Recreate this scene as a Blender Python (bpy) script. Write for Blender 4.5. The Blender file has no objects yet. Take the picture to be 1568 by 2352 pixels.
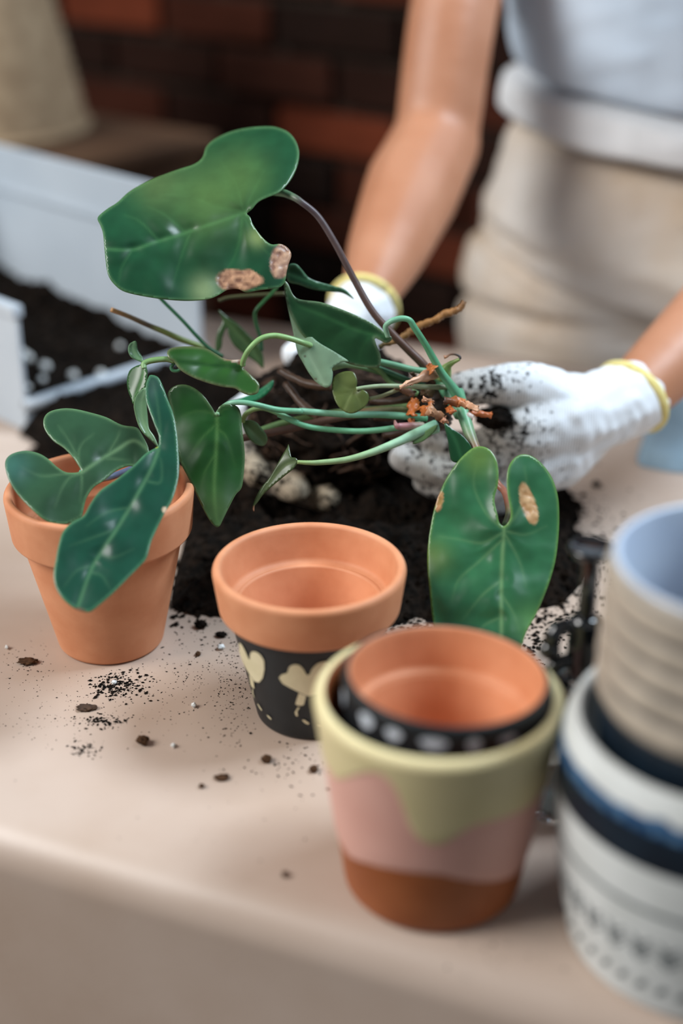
import bpy, bmesh, math, random
import numpy as np
from mathutils import Vector, Matrix, noise
from mathutils.geometry import delaunay_2d_cdt

scene = bpy.context.scene
C = scene.collection

# ------------------------------------------------------------------ camera
FPX = 3267.0                  # 50 mm on a 36 mm tall frame of 2352 px
PITCH = math.radians(26.0)
CAM_H = 0.485                 # above the table top
ZT = 0.75                     # table top above the floor
SP, CP = math.sin(PITCH), math.cos(PITCH)

cam_d = bpy.data.cameras.new('camera')
cam = bpy.data.objects.new('camera', cam_d)
C.objects.link(cam)
cam.location = (0, 0, ZT + CAM_H)
cam.rotation_euler = (math.pi / 2 - PITCH, 0, 0)
cam_d.sensor_fit = 'VERTICAL'
cam_d.sensor_height = 36.0
cam_d.lens = 50.0
cam_d.clip_start = 0.02
cam_d.dof.use_dof = True
cam_d.dof.focus_distance = 0.885
cam_d.dof.aperture_fstop = 2.0
scene.camera = cam

# ------------------------------------------------------------------ light
def srgb(r, g, b):
    def f(c):
        c /= 255.0
        return c / 12.92 if c <= 0.04045 else ((c + 0.055) / 1.055) ** 2.4
    return (f(r), f(g), f(b))

world = bpy.data.worlds.new('world')
scene.world = world
world.use_nodes = True
bg = world.node_tree.nodes['Background']
bg.inputs[0].default_value = (0.74, 0.87, 1.0, 1)
bg.inputs[1].default_value = 0.20

def area(name, loc, target, size, power, color):
    l = bpy.data.lights.new(name, 'AREA')
    l.shape = 'RECTANGLE'
    l.size, l.size_y = size
    l.energy = power
    l.color = color
    o = bpy.data.objects.new(name, l)
    C.objects.link(o)
    o.location = loc
    d = Vector(target) - Vector(loc)
    o.rotation_euler = d.to_track_quat('-Z', 'Y').to_euler()
    return o

# a tall window on the near left and a skylight high on the far right
area('window_light', (-2.12, 0.25, ZT + 1.75), (0.0, 0.8, ZT), (1.3, 1.3), 76, (1.0, 0.98, 0.955))
area('skylight', (1.28, 1.08, ZT + 1.85), (0.0, 0.78, ZT), (0.9, 0.9), 86, (0.74, 0.87, 1.0))

scene.view_settings.view_transform = 'Standard'
scene.view_settings.look = 'None'
scene.view_settings.exposure = 0.15
scene.view_settings.gamma = 1.0
scene.view_settings.use_curve_mapping = False

# ------------------------------------------------------------------ projection helpers
CAM = np.array([0.0, 0.0, ZT + CAM_H])

def ray(px, py):
    x = (px - 784.0) / FPX
    u = -(py - 1176.0) / FPX
    return np.array([x, CP + u * SP, -SP + u * CP])

def W(px, py, d):
    """world point seen at a pixel, d metres along the lens axis"""
    return CAM + ray(px, py) * d

def WF(px, py, F):
    r = ray(px, py)
    return CAM + r * (F / r[1])

def WZ(px, py, z=0.0):
    r = ray(px, py)
    return CAM + r * ((z - CAM_H) / r[2])

def table(X, F, z=0.0):
    return (X, F, ZT + z)

# ------------------------------------------------------------------ object helpers
def link(o, parent=None):
    C.objects.link(o)
    if parent is not None:
        o.parent = parent
        o.matrix_parent_inverse = parent.matrix_basis.inverted()
    return o

def tag(o, label=None, cat=None, group=None, kind=None):
    if label: o['label'] = label
    if cat: o['category'] = cat
    if group: o['group'] = group
    if kind: o['kind'] = kind
    return o

def thing(name, loc, label, cat, group=None):
    o = bpy.data.objects.new(name, None)
    o.empty_display_size = 0.02
    o.location = loc
    C.objects.link(o)
    return tag(o, label, cat, group)

def mesh_obj(name, verts, faces, mat, parent=None, smooth=True, mat_idx=None):
    me = bpy.data.meshes.new(name)
    me.from_pydata([tuple(map(float, v)) for v in verts], [], faces)
    for m in (mat if isinstance(mat, (list, tuple)) else [mat]):
        me.materials.append(m)
    if mat_idx is not None:
        me.polygons.foreach_set('material_index', mat_idx)
    me.polygons.foreach_set('use_smooth', [smooth] * len(me.polygons))
    me.update()
    return link(bpy.data.objects.new(name, me), parent)

def bm_obj(name, bm, mat, parent=None, smooth=True):
    me = bpy.data.meshes.new(name)
    bm.to_mesh(me)
    bm.free()
    for m in (mat if isinstance(mat, (list, tuple)) else [mat]):
        me.materials.append(m)
    me.polygons.foreach_set('use_smooth', [smooth] * len(me.polygons))
    return link(bpy.data.objects.new(name, me), parent)

def set_col(o, cols, name='Col'):
    a = o.data.attributes.new(name, 'FLOAT_COLOR', 'POINT')
    arr = np.ones((len(o.data.vertices), 4), dtype=np.float32)
    arr[:, :3] = cols
    a.data.foreach_set('color', arr.ravel())

def box_bm(bm, c, ax, ay, az, bevel=0.0):
    """box with centre c and half-axis vectors"""
    c, ax, ay, az = map(Vector, (c, ax, ay, az))
    vs = [bm.verts.new(c + sx * ax + sy * ay + sz * az) for sx in (-1, 1) for sy in (-1, 1) for sz in (-1, 1)]
    idx = [(0, 1, 3, 2), (4, 6, 7, 5), (0, 4, 5, 1), (2, 3, 7, 6), (0, 2, 6, 4), (1, 5, 7, 3)]
    fs = [bm.faces.new([vs[i] for i in f]) for f in idx]
    bmesh.ops.recalc_face_normals(bm, faces=fs)
    if bevel > 0:
        es = list({e for f in fs for e in f.edges})
        bmesh.ops.bevel(bm, geom=es, offset=bevel, segments=2, profile=0.6, affect='EDGES')

def catmull(pts, n=8, closed=False):
    P = [np.array(p, float) for p in pts]
    out = []
    N = len(P)
    rng = range(N) if closed else range(N - 1)
    for i in rng:
        if closed:
            p0, p1, p2, p3 = P[i - 1], P[i], P[(i + 1) % N], P[(i + 2) % N]
        else:
            p1, p2 = P[i], P[i + 1]
            p0 = P[i - 1] if i > 0 else 2 * p1 - p2
            p3 = P[i + 2] if i + 2 < N else 2 * p2 - p1
        for k in range(n):
            t = k / n
            out.append(0.5 * (2 * p1 + (p2 - p0) * t + (2 * p0 - 5 * p1 + 4 * p2 - p3) * t * t + (3 * p1 - p0 - 3 * p2 + p3) * t ** 3))
    if not closed:
        out.append(P[-1])
    return np.array(out)

def tube_data(path, radii, seg=8, jitter=0.0, seed=0):
    path = np.array(path)
    n = len(path)
    rs = np.interp(np.linspace(0, 1, n), np.linspace(0, 1, len(radii)), radii)
    rnd = random.Random(seed)
    verts, faces = [], []
    t_prev = None
    nrm = None
    for i in range(n):
        t = Vector(path[min(i + 1, n - 1)] - path[max(i - 1, 0)]).normalized()
        if nrm is None:
            nrm = t.orthogonal().normalized()
        else:
            nrm = (nrm - t * nrm.dot(t)).normalized()
        b = t.cross(nrm)
        for k in range(seg):
            a = 2 * math.pi * k / seg
            r = rs[i] * (1 + jitter * rnd.uniform(-1, 1))
            verts.append(Vector(path[i]) + nrm * (r * math.cos(a)) + b * (r * math.sin(a)))
    for i in range(n - 1):
        for k in range(seg):
            k2 = (k + 1) % seg
            faces.append((i * seg + k, i * seg + k2, (i + 1) * seg + k2, (i + 1) * seg + k))
    faces.append(tuple(range(seg))[::-1])
    faces.append(tuple((n - 1) * seg + k for k in range(seg)))
    return verts, faces

def tube(name, path, radii, mat, parent=None, seg=8, cols=None, jitter=0.0, seed=0):
    v, f = tube_data(path, radii, seg, jitter, seed)
    o = mesh_obj(name, v, f, mat, parent)
    if cols is not None:
        n = len(path)
        cc = np.array(cols)
        ts = np.linspace(0, 1, n)
        col = np.stack([np.interp(ts, np.linspace(0, 1, len(cc)), cc[:, j]) for j in range(3)], 1)
        set_col(o, np.repeat(col, seg, axis=0))
    return o

def lathe_data(profile, seg=96, cx=0, cy=0, cz=0, closed=False):
    verts, faces = [], []
    n = len(profile)
    for r, z in profile:
        for k in range(seg):
            a = 2 * math.pi * k / seg
            verts.append((cx + r * math.cos(a), cy + r * math.sin(a), cz + z))
    rng = n if closed else n - 1
    for i in range(rng):
        i2 = (i + 1) % n
        for k in range(seg):
            k2 = (k + 1) % seg
            faces.append((i * seg + k, i * seg + k2, i2 * seg + k2, i2 * seg + k))
    if not closed:
        if profile[0][0] < 0.02 or True:
            faces.append(tuple(range(seg))[::-1])
        faces.append(tuple((n - 1) * seg + k for k in range(seg)))
    return verts, faces

def lathe(name, profile, mat, parent, c, seg=96, closed=False, sharp=35):
    v, f = lathe_data(profile, seg, c[0], c[1], c[2], closed)
    o = mesh_obj(name, v, f, mat, parent)
    bm = bmesh.new(); bm.from_mesh(o.data)
    bmesh.ops.recalc_face_normals(bm, faces=bm.faces)
    bm.to_mesh(o.data); bm.free()
    o.data.set_sharp_from_angle(angle=math.radians(sharp))
    return o

def round_profile(pts, r=0.001, n=3):
    """round the corners of an open polyline profile"""
    out = [pts[0]]
    for i in range(1, len(pts) - 1):
        p0, p1, p2 = (np.array(p, float) for p in pts[i - 1:i + 2])
        a = p0 - p1; b = p2 - p1
        la, lb = np.linalg.norm(a), np.linalg.norm(b)
        rr = min(r, la * 0.45, lb * 0.45)
        s, e = p1 + a / la * rr, p1 + b / lb * rr
        for k in range(n + 1):
            t = k / n
            q = (1 - t) ** 2 * s + 2 * t * (1 - t) * p1 + t * t * e
            out.append((q[0], q[1]))
    out.append(pts[-1])
    return out

# ------------------------------------------------------------------ materials
MATS = {}
def new_mat(name):
    m = bpy.data.materials.new(name)
    m.use_nodes = True
    nt = m.node_tree
    b = nt.nodes['Principled BSDF']
    MATS[name] = m
    return m, nt, b

def noise_mat(name, c1, c2, scale=20, rough=0.6, bump=0.0, bump_scale=None, spec=0.5, detail=4, contrast=(0.35, 0.65), sheen=0.0, coat=0.0, dist=0.001):
    m, nt, b = new_mat(name)
    N, L = nt.nodes.new, nt.links.new
    tc = N('ShaderNodeTexCoord')
    nz = N('ShaderNodeTexNoise'); nz.inputs['Scale'].default_value = scale; nz.inputs['Detail'].default_value = detail
    L(tc.outputs['Object'], nz.inputs['Vector'])
    cr = N('ShaderNodeValToRGB')
    cr.color_ramp.elements[0].position, cr.color_ramp.elements[1].position = contrast
    cr.color_ramp.elements[0].color = (*c1, 1); cr.color_ramp.elements[1].color = (*c2, 1)
    L(nz.outputs['Fac'], cr.inputs['Fac'])
    L(cr.outputs['Color'], b.inputs['Base Color'])
    b.inputs['Roughness'].default_value = rough
    b.inputs['Specular IOR Level'].default_value = spec
    if sheen: b.inputs['Sheen Weight'].default_value = sheen
    if coat: b.inputs['Coat Weight'].default_value = coat
    if bump:
        n2 = N('ShaderNodeTexNoise'); n2.inputs['Scale'].default_value = bump_scale or scale * 4; n2.inputs['Detail'].default_value = 5
        L(tc.outputs['Object'], n2.inputs['Vector'])
        bp = N('ShaderNodeBump'); bp.inputs['Strength'].default_value = bump; bp.inputs['Distance'].default_value = dist
        L(n2.outputs['Fac'], bp.inputs['Height']); L(bp.outputs['Normal'], b.inputs['Normal'])
    return m

def attr_mat(name, rough=0.4, spec=0.5, var=0.12, scale=120, bump=0.15, trans=0.0, coat=0.0, dist=0.0006):
    """colour from the mesh's own Col attribute with a fine mottling"""
    m, nt, b = new_mat(name)
    N, L = nt.nodes.new, nt.links.new
    at = N('ShaderNodeAttribute'); at.attribute_name = 'Col'
    tc = N('ShaderNodeTexCoord')
    nz = N('ShaderNodeTexNoise'); nz.inputs['Scale'].default_value = scale; nz.inputs['Detail'].default_value = 6
    L(tc.outputs['Object'], nz.inputs['Vector'])
    mr = N('ShaderNodeMapRange')
    mr.inputs['From Min'].default_value = 0.3; mr.inputs['From Max'].default_value = 0.7
    mr.inputs['To Min'].default_value = 1 - var; mr.inputs['To Max'].default_value = 1 + var
    L(nz.outputs['Fac'], mr.inputs['Value'])
    mx = N('ShaderNodeVectorMath'); mx.operation = 'SCALE'
    L(at.outputs['Color'], mx.inputs[0]); L(mr.outputs['Result'], mx.inputs['Scale'])
    L(mx.outputs['Vector'], b.inputs['Base Color'])
    b.inputs['Roughness'].default_value = rough
    b.inputs['Specular IOR Level'].default_value = spec
    b.inputs['Coat Weight'].default_value = coat
    bp = N('ShaderNodeBump'); bp.inputs['Strength'].default_value = bump; bp.inputs['Distance'].default_value = dist
    L(nz.outputs['Fac'], bp.inputs['Height']); L(bp.outputs['Normal'], b.inputs['Normal'])
    if trans:
        tr = N('ShaderNodeBsdfTranslucent')
        L(mx.outputs['Vector'], tr.inputs['Color'])
        ms = N('ShaderNodeMixShader'); ms.inputs[0].default_value = trans
        out = nt.nodes['Material Output']
        L(b.outputs[0], ms.inputs[1]); L(tr.outputs[0], ms.inputs[2]); L(ms.outputs[0], out.inputs['Surface'])
    return m

M_paper = noise_mat('kraft_paper', srgb(180, 158, 141), srgb(190, 170, 155), 9, 0.40, 0.12, 260, 0.45, dist=0.0004)
M_wood = noise_mat('table_wood', srgb(120, 90, 62), srgb(150, 115, 80), 6, 0.6)
M_terra = noise_mat('terracotta', srgb(202, 132, 92), srgb(214, 147, 107), 45, 0.62, 0.10, 400, 0.4, dist=0.0004)
M_terra_deep = noise_mat('terracotta_deep', srgb(150, 80, 40), srgb(164, 92, 50), 45, 0.55, 0.10, 400, 0.4, dist=0.0004)
M_black = noise_mat('black_paint', srgb(20, 25, 28), srgb(26, 31, 34), 60, 0.5, 0.08, 500, 0.4)
M_gold = noise_mat('gold_paint', srgb(206, 196, 158), srgb(218, 208, 172), 80, 0.45)
M_silver = noise_mat('silver_dot_paint', srgb(186, 198, 210), srgb(220, 228, 234), 200, 0.4)
M_yellow = noise_mat('pale_yellow_paint', srgb(212, 196, 146), srgb(220, 204, 156), 30, 0.5)
M_pink = noise_mat('pink_paint', srgb(218, 164, 148), srgb(224, 172, 156), 30, 0.5)
M_cream = noise_mat('white_glaze', srgb(206, 208, 204), srgb(220, 222, 219), 40, 0.35)
M_navy = noise_mat('dark_blue_glaze', srgb(14, 24, 34), srgb(20, 34, 46), 60, 0.35)
M_blue = noise_mat('speckled_blue_glaze', srgb(28, 66, 104), srgb(88, 124, 156), 190, 0.4, contrast=(0.45, 0.62))
M_greymark = noise_mat('grey_print', srgb(58, 68, 72), srgb(96, 104, 106), 200, 0.5)
M_stone = noise_mat('stoneware', srgb(158, 146, 130), srgb(184, 170, 152), 55, 0.6, 0.25, 160)
M_stone_line = noise_mat('stoneware_groove', srgb(96, 92, 90), srgb(120, 114, 108), 55, 0.6, 0.25, 160)
M_paleblue = noise_mat('pale_blue_glaze', srgb(184, 196, 214), srgb(196, 208, 222), 30, 0.4)
M_soil = noise_mat('potting_soil', srgb(10, 8, 6), srgb(30, 22, 16), 140, 0.95, 0.6, 300, 0.1, dist=0.002)
M_soil_brown = noise_mat('dry_soil', srgb(58, 40, 28), srgb(92, 66, 46), 220, 0.95, 0.6, 400, 0.1, dist=0.001)
M_perlite = noise_mat('perlite', srgb(205, 205, 200), srgb(235, 235, 232), 300, 0.8)
M_root = noise_mat('root_fibre', srgb(48, 33, 23), srgb(84, 60, 42), 200, 0.9)
M_bract = noise_mat('dried_bract', srgb(138, 76, 36), srgb(196, 150, 116), 120, 0.7, 0.4, 300)
M_tray = noise_mat('white_plastic', srgb(178, 188, 197), srgb(188, 197, 205), 8, 0.45)
M_brick = None
M_mortar = noise_mat('mortar', srgb(44, 34, 26), srgb(58, 46, 36), 30, 0.95, 0.5, 80)
M_floor = noise_mat('floor', srgb(60, 46, 36), srgb(78, 60, 46), 5, 0.7)
M_skin = noise_mat('skin', srgb(174, 117, 85), srgb(186, 131, 100), 14, 0.5, 0.06, 300)
MATS['skin'].node_tree.nodes['Principled BSDF'].inputs['Subsurface Weight'].default_value = 0.12
MATS['skin'].node_tree.nodes['Principled BSDF'].inputs['Subsurface Radius'].default_value = (0.012, 0.005, 0.003)
M_shirt = noise_mat('pale_blue_cotton', srgb(196, 213, 230), srgb(204, 220, 236), 12, 0.85, 0.2, 700, 0.2, sheen=0.2)
M_band = noise_mat('white_cotton_band', srgb(218, 220, 222), srgb(228, 230, 232), 12, 0.85, 0.2, 700, 0.2)
M_trouser = noise_mat('beige_twill', srgb(196, 175, 151), srgb(216, 210, 203), 6, 0.9, 0.25, 700, 0.2, sheen=0.1)
M_patch = noise_mat('pale_pocket_cloth', srgb(206, 212, 218), srgb(214, 220, 226), 10, 0.9, 0.25, 700, 0.2)
M_hair = noise_mat('dark_hair', srgb(40, 28, 22), srgb(60, 42, 32), 60, 0.6)
M_yellowcuff = noise_mat('yellow_cuff_stitching', srgb(226, 208, 128), srgb(236, 222, 150), 200, 0.9, 0.4, 500)
M_cloth = noise_mat('slate_blue_cloth', srgb(122, 146, 162), srgb(138, 162, 178), 14, 0.95, 0.25, 500, 0.1)
M_basket = noise_mat('woven_straw', srgb(146, 122, 94), srgb(168, 144, 114), 40, 0.85, 0.5, 90)
M_cabinet = noise_mat('brown_cabinet_wood', srgb(74, 52, 36), srgb(92, 66, 46), 7, 0.6)
M_gloss = noise_mat('glossy_black_plastic', srgb(10, 12, 14), srgb(14, 16, 18), 10, 0.08, spec=0.8)
M_chrome = noise_mat('chrome_ring', srgb(150, 155, 160), srgb(170, 175, 180), 10, 0.12)
MATS['chrome_ring'].node_tree.nodes['Principled BSDF'].inputs['Metallic'].default_value = 1.0
m, nt, b = new_mat('smoky_glass')
b.inputs['Base Color'].default_value = (0.62, 0.66, 0.66, 1)
b.inputs['Transmission Weight'].default_value = 1.0
b.inputs['Roughness'].default_value = 0.02
b.inputs['IOR'].default_value = 1.45
M_glass = m
M_leaf = attr_mat('leaf_upper', 0.30, 0.42, 0.12, 70, 0.08, 0.08)
M_leaf_under = attr_mat('leaf_underside', 0.55, 0.35, 0.08, 90, 0.15, 0.12)
M_stem = attr_mat('petiole', 0.42, 0.45, 0.12, 200, 0.2)

# brick: each brick differs
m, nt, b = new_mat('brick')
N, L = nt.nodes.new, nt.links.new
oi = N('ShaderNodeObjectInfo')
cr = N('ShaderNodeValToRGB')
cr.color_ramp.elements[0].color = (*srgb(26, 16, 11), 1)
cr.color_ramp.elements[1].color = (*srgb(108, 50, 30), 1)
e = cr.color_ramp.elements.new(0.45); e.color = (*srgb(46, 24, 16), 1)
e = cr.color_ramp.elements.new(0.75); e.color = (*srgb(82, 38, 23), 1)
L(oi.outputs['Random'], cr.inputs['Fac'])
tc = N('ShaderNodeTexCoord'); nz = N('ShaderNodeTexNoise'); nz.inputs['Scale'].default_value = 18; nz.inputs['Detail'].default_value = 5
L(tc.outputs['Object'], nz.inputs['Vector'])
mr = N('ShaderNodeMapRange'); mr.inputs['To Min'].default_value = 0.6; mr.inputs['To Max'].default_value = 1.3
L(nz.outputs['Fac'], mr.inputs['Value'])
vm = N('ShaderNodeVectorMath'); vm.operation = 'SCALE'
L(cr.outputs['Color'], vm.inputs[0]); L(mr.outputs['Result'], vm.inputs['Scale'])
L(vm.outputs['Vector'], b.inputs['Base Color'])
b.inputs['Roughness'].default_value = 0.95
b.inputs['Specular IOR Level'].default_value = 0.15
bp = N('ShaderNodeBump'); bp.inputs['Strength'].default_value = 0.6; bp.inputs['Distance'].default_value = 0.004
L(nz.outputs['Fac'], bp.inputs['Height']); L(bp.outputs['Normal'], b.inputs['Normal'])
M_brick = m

# white knitted glove with soil smudged into it; more of it towards the fingers (Col attribute holds how dirty)
m, nt, b = new_mat('glove_knit')
N, L = nt.nodes.new, nt.links.new
tc = N('ShaderNodeTexCoord')
at = N('ShaderNodeAttribute'); at.attribute_name = 'Col'
n1 = N('ShaderNodeTexNoise'); n1.inputs['Scale'].default_value = 230; n1.inputs['Detail'].default_value = 6; n1.inputs['Roughness'].default_value = 0.65
n2 = N('ShaderNodeTexNoise'); n2.inputs['Scale'].default_value = 42; n2.inputs['Detail'].default_value = 3
L(tc.outputs['Object'], n1.inputs['Vector']); L(tc.outputs['Object'], n2.inputs['Vector'])
a1 = N('ShaderNodeMath'); a1.operation = 'MULTIPLY_ADD'; a1.inputs[1].default_value = 0.40
L(n2.outputs['Fac'], a1.inputs[0]); L(n1.outputs['Fac'], a1.inputs[2])
sepc = N('ShaderNodeSeparateColor'); L(at.outputs['Color'], sepc.inputs['Color'])
a2 = N('ShaderNodeMath'); a2.operation = 'MULTIPLY_ADD'; a2.inputs[1].default_value = 0.20
L(sepc.outputs['Red'], a2.inputs[0]); L(a1.outputs[0], a2.inputs[2])
mr = N('ShaderNodeMapRange'); mr.inputs['From Min'].default_value = 0.86; mr.inputs['From Max'].default_value = 0.97
L(a2.outputs[0], mr.inputs['Value'])
mx = N('ShaderNodeMix'); mx.data_type = 'RGBA'
mx.inputs['A'].default_value = (*srgb(232, 236, 240), 1); mx.inputs['B'].default_value = (*srgb(26, 22, 20), 1)
L(mr.outputs['Result'], mx.inputs['Factor'])
mx2 = N('ShaderNodeMix'); mx2.data_type = 'RGBA'; mx2.blend_type = 'MULTIPLY'
mx2.inputs['B'].default_value = (*srgb(178, 160, 136), 1)
L(sepc.outputs['Green'], mx2.inputs['Factor']); L(mx.outputs['Result'], mx2.inputs['A'])
L(mx2.outputs['Result'], b.inputs['Base Color'])
b.inputs['Roughness'].default_value = 0.95
b.inputs['Specular IOR Level'].default_value = 0.1
wv = N('ShaderNodeTexWave'); wv.inputs['Scale'].default_value = 160; wv.inputs['Distortion'].default_value = 1.5
L(tc.outputs['Object'], wv.inputs['Vector'])
bp = N('ShaderNodeBump'); bp.inputs['Strength'].default_value = 0.35; bp.inputs['Distance'].default_value = 0.0008
L(wv.outputs['Fac'], bp.inputs['Height']); L(bp.outputs['Normal'], b.inputs['Normal'])
M_glove = m

# ------------------------------------------------------------------ the setting
# floor
bm = bmesh.new(); box_bm(bm, (0, 1.0, -0.02), (3.0, 0, 0), (0, 3.0, 0), (0, 0, 0.02))
tag(bm_obj('floor', bm, M_floor, smooth=False), 'dark brown floor under the worktable', None, kind='structure')

# brick wall behind, turned about 40 degrees to the lens
WA = math.radians(-38)
wdir = Vector((math.cos(WA), math.sin(WA), 0))
wnrm = Vector((math.sin(WA), -math.cos(WA), 0))        # towards the camera
W0 = Vector((0.0, 2.22, 0))
bm = bmesh.new()
box_bm(bm, W0 - wnrm * 0.06 + wdir * 0.1 + Vector((0, 0, 1.25)), wdir * 2.2, wnrm * 0.058, Vector((0, 0, 1.25)))
wall = bm_obj('wall_back', bm, M_mortar, smooth=False)
tag(wall, 'dark red brick wall in shade behind the person', None, kind='structure')
BL, BH, JT = 0.225, 0.062, 0.014
def brick_mesh(name, seed):
    b_ = bmesh.new()
    box_bm(b_, (0, 0, 0), (BL / 2, 0, 0), (0, 0.014, 0), (0, 0, BH / 2), 0.004)
    rnd = random.Random(seed)
    for v in b_.verts:
        v.co += Vector((rnd.uniform(-1, 1), rnd.uniform(-1, 1), rnd.uniform(-1, 1))) * 0.0015
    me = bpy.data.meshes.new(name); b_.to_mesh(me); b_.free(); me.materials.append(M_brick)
    return me
brick_meshes = [brick_mesh('brick', s) for s in range(4)]
rnd = random.Random(5)
rest = bmesh.new()
for row in range(31):
    z = 0.04 + row * (BH + JT)
    for k in range(-9, 9):
        x = k * (BL + JT) + (0.5 * (BL + JT) if row % 2 else 0)
        p = W0 + wdir * x + wnrm * (0.006 + rnd.uniform(-0.003, 0.004)) + Vector((0, 0, z))
        pxx = (p.x, p.y, p.z - ZT - CAM_H)
        dep = pxx[1] * CP - pxx[2] * SP
        sx = 784 + FPX * pxx[0] / dep
        sy = 1176 - FPX * (pxx[1] * SP + pxx[2] * CP) / dep
        if -350 < sx < 1250 and -260 < sy < 1000:
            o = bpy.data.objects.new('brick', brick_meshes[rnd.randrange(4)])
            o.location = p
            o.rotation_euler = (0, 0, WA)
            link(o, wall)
        else:
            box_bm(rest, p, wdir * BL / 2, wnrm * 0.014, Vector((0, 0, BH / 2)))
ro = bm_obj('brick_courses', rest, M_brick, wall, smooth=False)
ro['kind'] = 'stuff'

# ------------------------------------------------------------------ worktable and its paper cover
_A, _B = WZ(0, 1850), WZ(1568, 2300)
TA = math.atan2(_B[1] - _A[1], _B[0] - _A[0])
E = np.array([math.cos(TA), math.sin(TA)])           # along the front edge
Nn = np.array([-math.sin(TA), math.cos(TA)])         # away from the camera
FR = np.array([_B[0], _B[1]])                        # a point on the front edge
TD = 0.80
def tp(s, n, z=0.0):
    q = FR + E * s + Nn * n
    return Vector((q[0], q[1], ZT + z))

tb = thing('worktable', tp(-0.2, TD / 2, -ZT), 'wooden worktable hidden under the brown paper cover', 'table')
bm = bmesh.new()
box_bm(bm, tp(-0.2, TD / 2 + 0.004, -0.022), Vector((*E, 0)) * 0.85, Vector((*Nn, 0)) * (TD / 2 - 0.008), Vector((0, 0, 0.0195)), 0.004)
bm_obj('tabletop', bm, M_wood, tb, smooth=False)
for s in (-0.99, 0.59):
    for n in (0.06, TD - 0.06):
        bm = bmesh.new()
        box_bm(bm, tp(s, n, -0.04 - 0.3545), Vector((*E, 0)) * 0.03, Vector((*Nn, 0)) * 0.03, Vector((0, 0, 0.3545)), 0.004)
        bm_obj('leg', bm, M_wood, tb, smooth=False)

RF = 0.024
prof = [(TD, 0.0)]
for k in range(60):
    prof.append((TD * (1 - (k + 1) / 61.0) + 0.0, 0.0))
for k in range(1, 13):
    a = k / 12 * math.pi / 2 * 1.02
    prof.append((-RF * math.sin(a), -RF + RF * math.cos(a)))
for k in range(1, 16):
    prof.append((-RF - 0.0012 * k, -RF - 0.030 * k))
verts, faces = [], []
NS = 90
for i, (n, z) in enumerate(prof):
    for j in range(NS + 1):
        s = -1.08 + 1.78 * j / NS
        w = noise.noise(Vector((s * 5, n * 5, z * 5))) * 0.0012 if z > -0.001 else 0
        wn = noise.noise(Vector((s * 3.1, 7.7, z * 2.0))) * 0.006 * min(1, max(0, -z / 0.05))
        wz = -abs(w) * (0.35 if n > 0.01 else 0)
        verts.append(tp(s, n + wn, z + wz))
for i in range(len(prof) - 1):
    for j in range(NS):
        faces.append((i * (NS + 1) + j, i * (NS + 1) + j + 1, (i + 1) * (NS + 1) + j + 1, (i + 1) * (NS + 1) + j))
paper = mesh_obj('paper_cover', verts, [f[::-1] for f in faces], M_paper)
sm = paper.modifiers.new('thickness', 'SOLIDIFY'); sm.thickness = 0.0006; sm.offset = -1
tag(paper, 'brown kraft paper spread over the worktable, folded down at its front edge', 'paper cover')

# ------------------------------------------------------------------ pots
def on_lathe(px, py, c, rfun, zmax):
    """first point where the sight line of a pixel meets a turned surface: returns angle, height"""
    r = ray(px, py)
    best = None
    t0 = (c[1] - 0.12) / r[1]; t1 = (c[1] + 0.05) / r[1]
    for i in range(4000):
        t = t0 + (t1 - t0) * i / 4000
        p = CAM + r * t
        z = p[2] - ZT
        if z > zmax: continue
        rad = math.hypot(p[0] - c[0], p[1] - c[1])
        g = rad - rfun(z)
        if best is None or g < best[0]:
            best = (g, math.atan2(p[1] - c[1], p[0] - c[0]), z)
        if g <= 0:
            break
    return best[1], best[2]

def decal(name, outline_tz, c, rfun, mat, parent, off=0.0004, step=0.0022):
    """flat painted mark: outline in (angle, height) laid on a turned surface"""
    R0 = rfun(np.mean([q[1] for q in outline_tz]))
    pts = [np.array((t * R0, z)) for t, z in outline_tz]
    V, F = fill2d(pts, step)
    vs = []
    for x, z in V:
        t = x / R0
        r = rfun(z) + off
        vs.append((c[0] + r * math.cos(t), c[1] + r * math.sin(t), ZT + z))
    o = mesh_obj(name, vs, F, mat, parent)
    cen = Vector((c[0], c[1], ZT + np.mean(V[:, 1])))
    flip_out(o, cen, outward=True)
    return o

def flip_out(o, cen, outward=True):
    me = o.data
    s = sum((p.center - cen).dot(p.normal) * p.area for p in me.polygons)
    if (s < 0) == outward:
        me.flip_normals()

def inside_poly(P, poly):
    x, y = P[:, 0], P[:, 1]
    ins = np.zeros(len(P), bool)
    n = len(poly)
    for i in range(n):
        x1, y1 = poly[i]; x2, y2 = poly[(i + 1) % n]
        c = (y1 > y) != (y2 > y)
        with np.errstate(divide='ignore', invalid='ignore'):
            xi = (x2 - x1) * (y - y1) / (y2 - y1) + x1
        ins ^= c & (x < xi)
    return ins

def poly_dist(P, line, closed=False):
    """distance and sign to a polyline"""
    line = np.asarray(line, float)
    best = np.full(len(P), 1e9); side = np.zeros(len(P)); par = np.zeros(len(P))
    n = len(line) if closed else len(line) - 1
    for i in range(n):
        a = line[i]; b_ = line[(i + 1) % len(line)]
        d = b_ - a
        L2 = d @ d
        if L2 == 0: continue
        t = np.clip(((P - a) @ d) / L2, 0, 1)
        q = a + t[:, None] * d
        dd = np.hypot(*(P - q).T)
        cr_ = d[0] * (P[:, 1] - a[1]) - d[1] * (P[:, 0] - a[0])
        m_ = dd < best
        best[m_] = dd[m_]; side[m_] = np.sign(cr_[m_]); par[m_] = (i + t[m_]) / n
    return best, side, par

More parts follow.
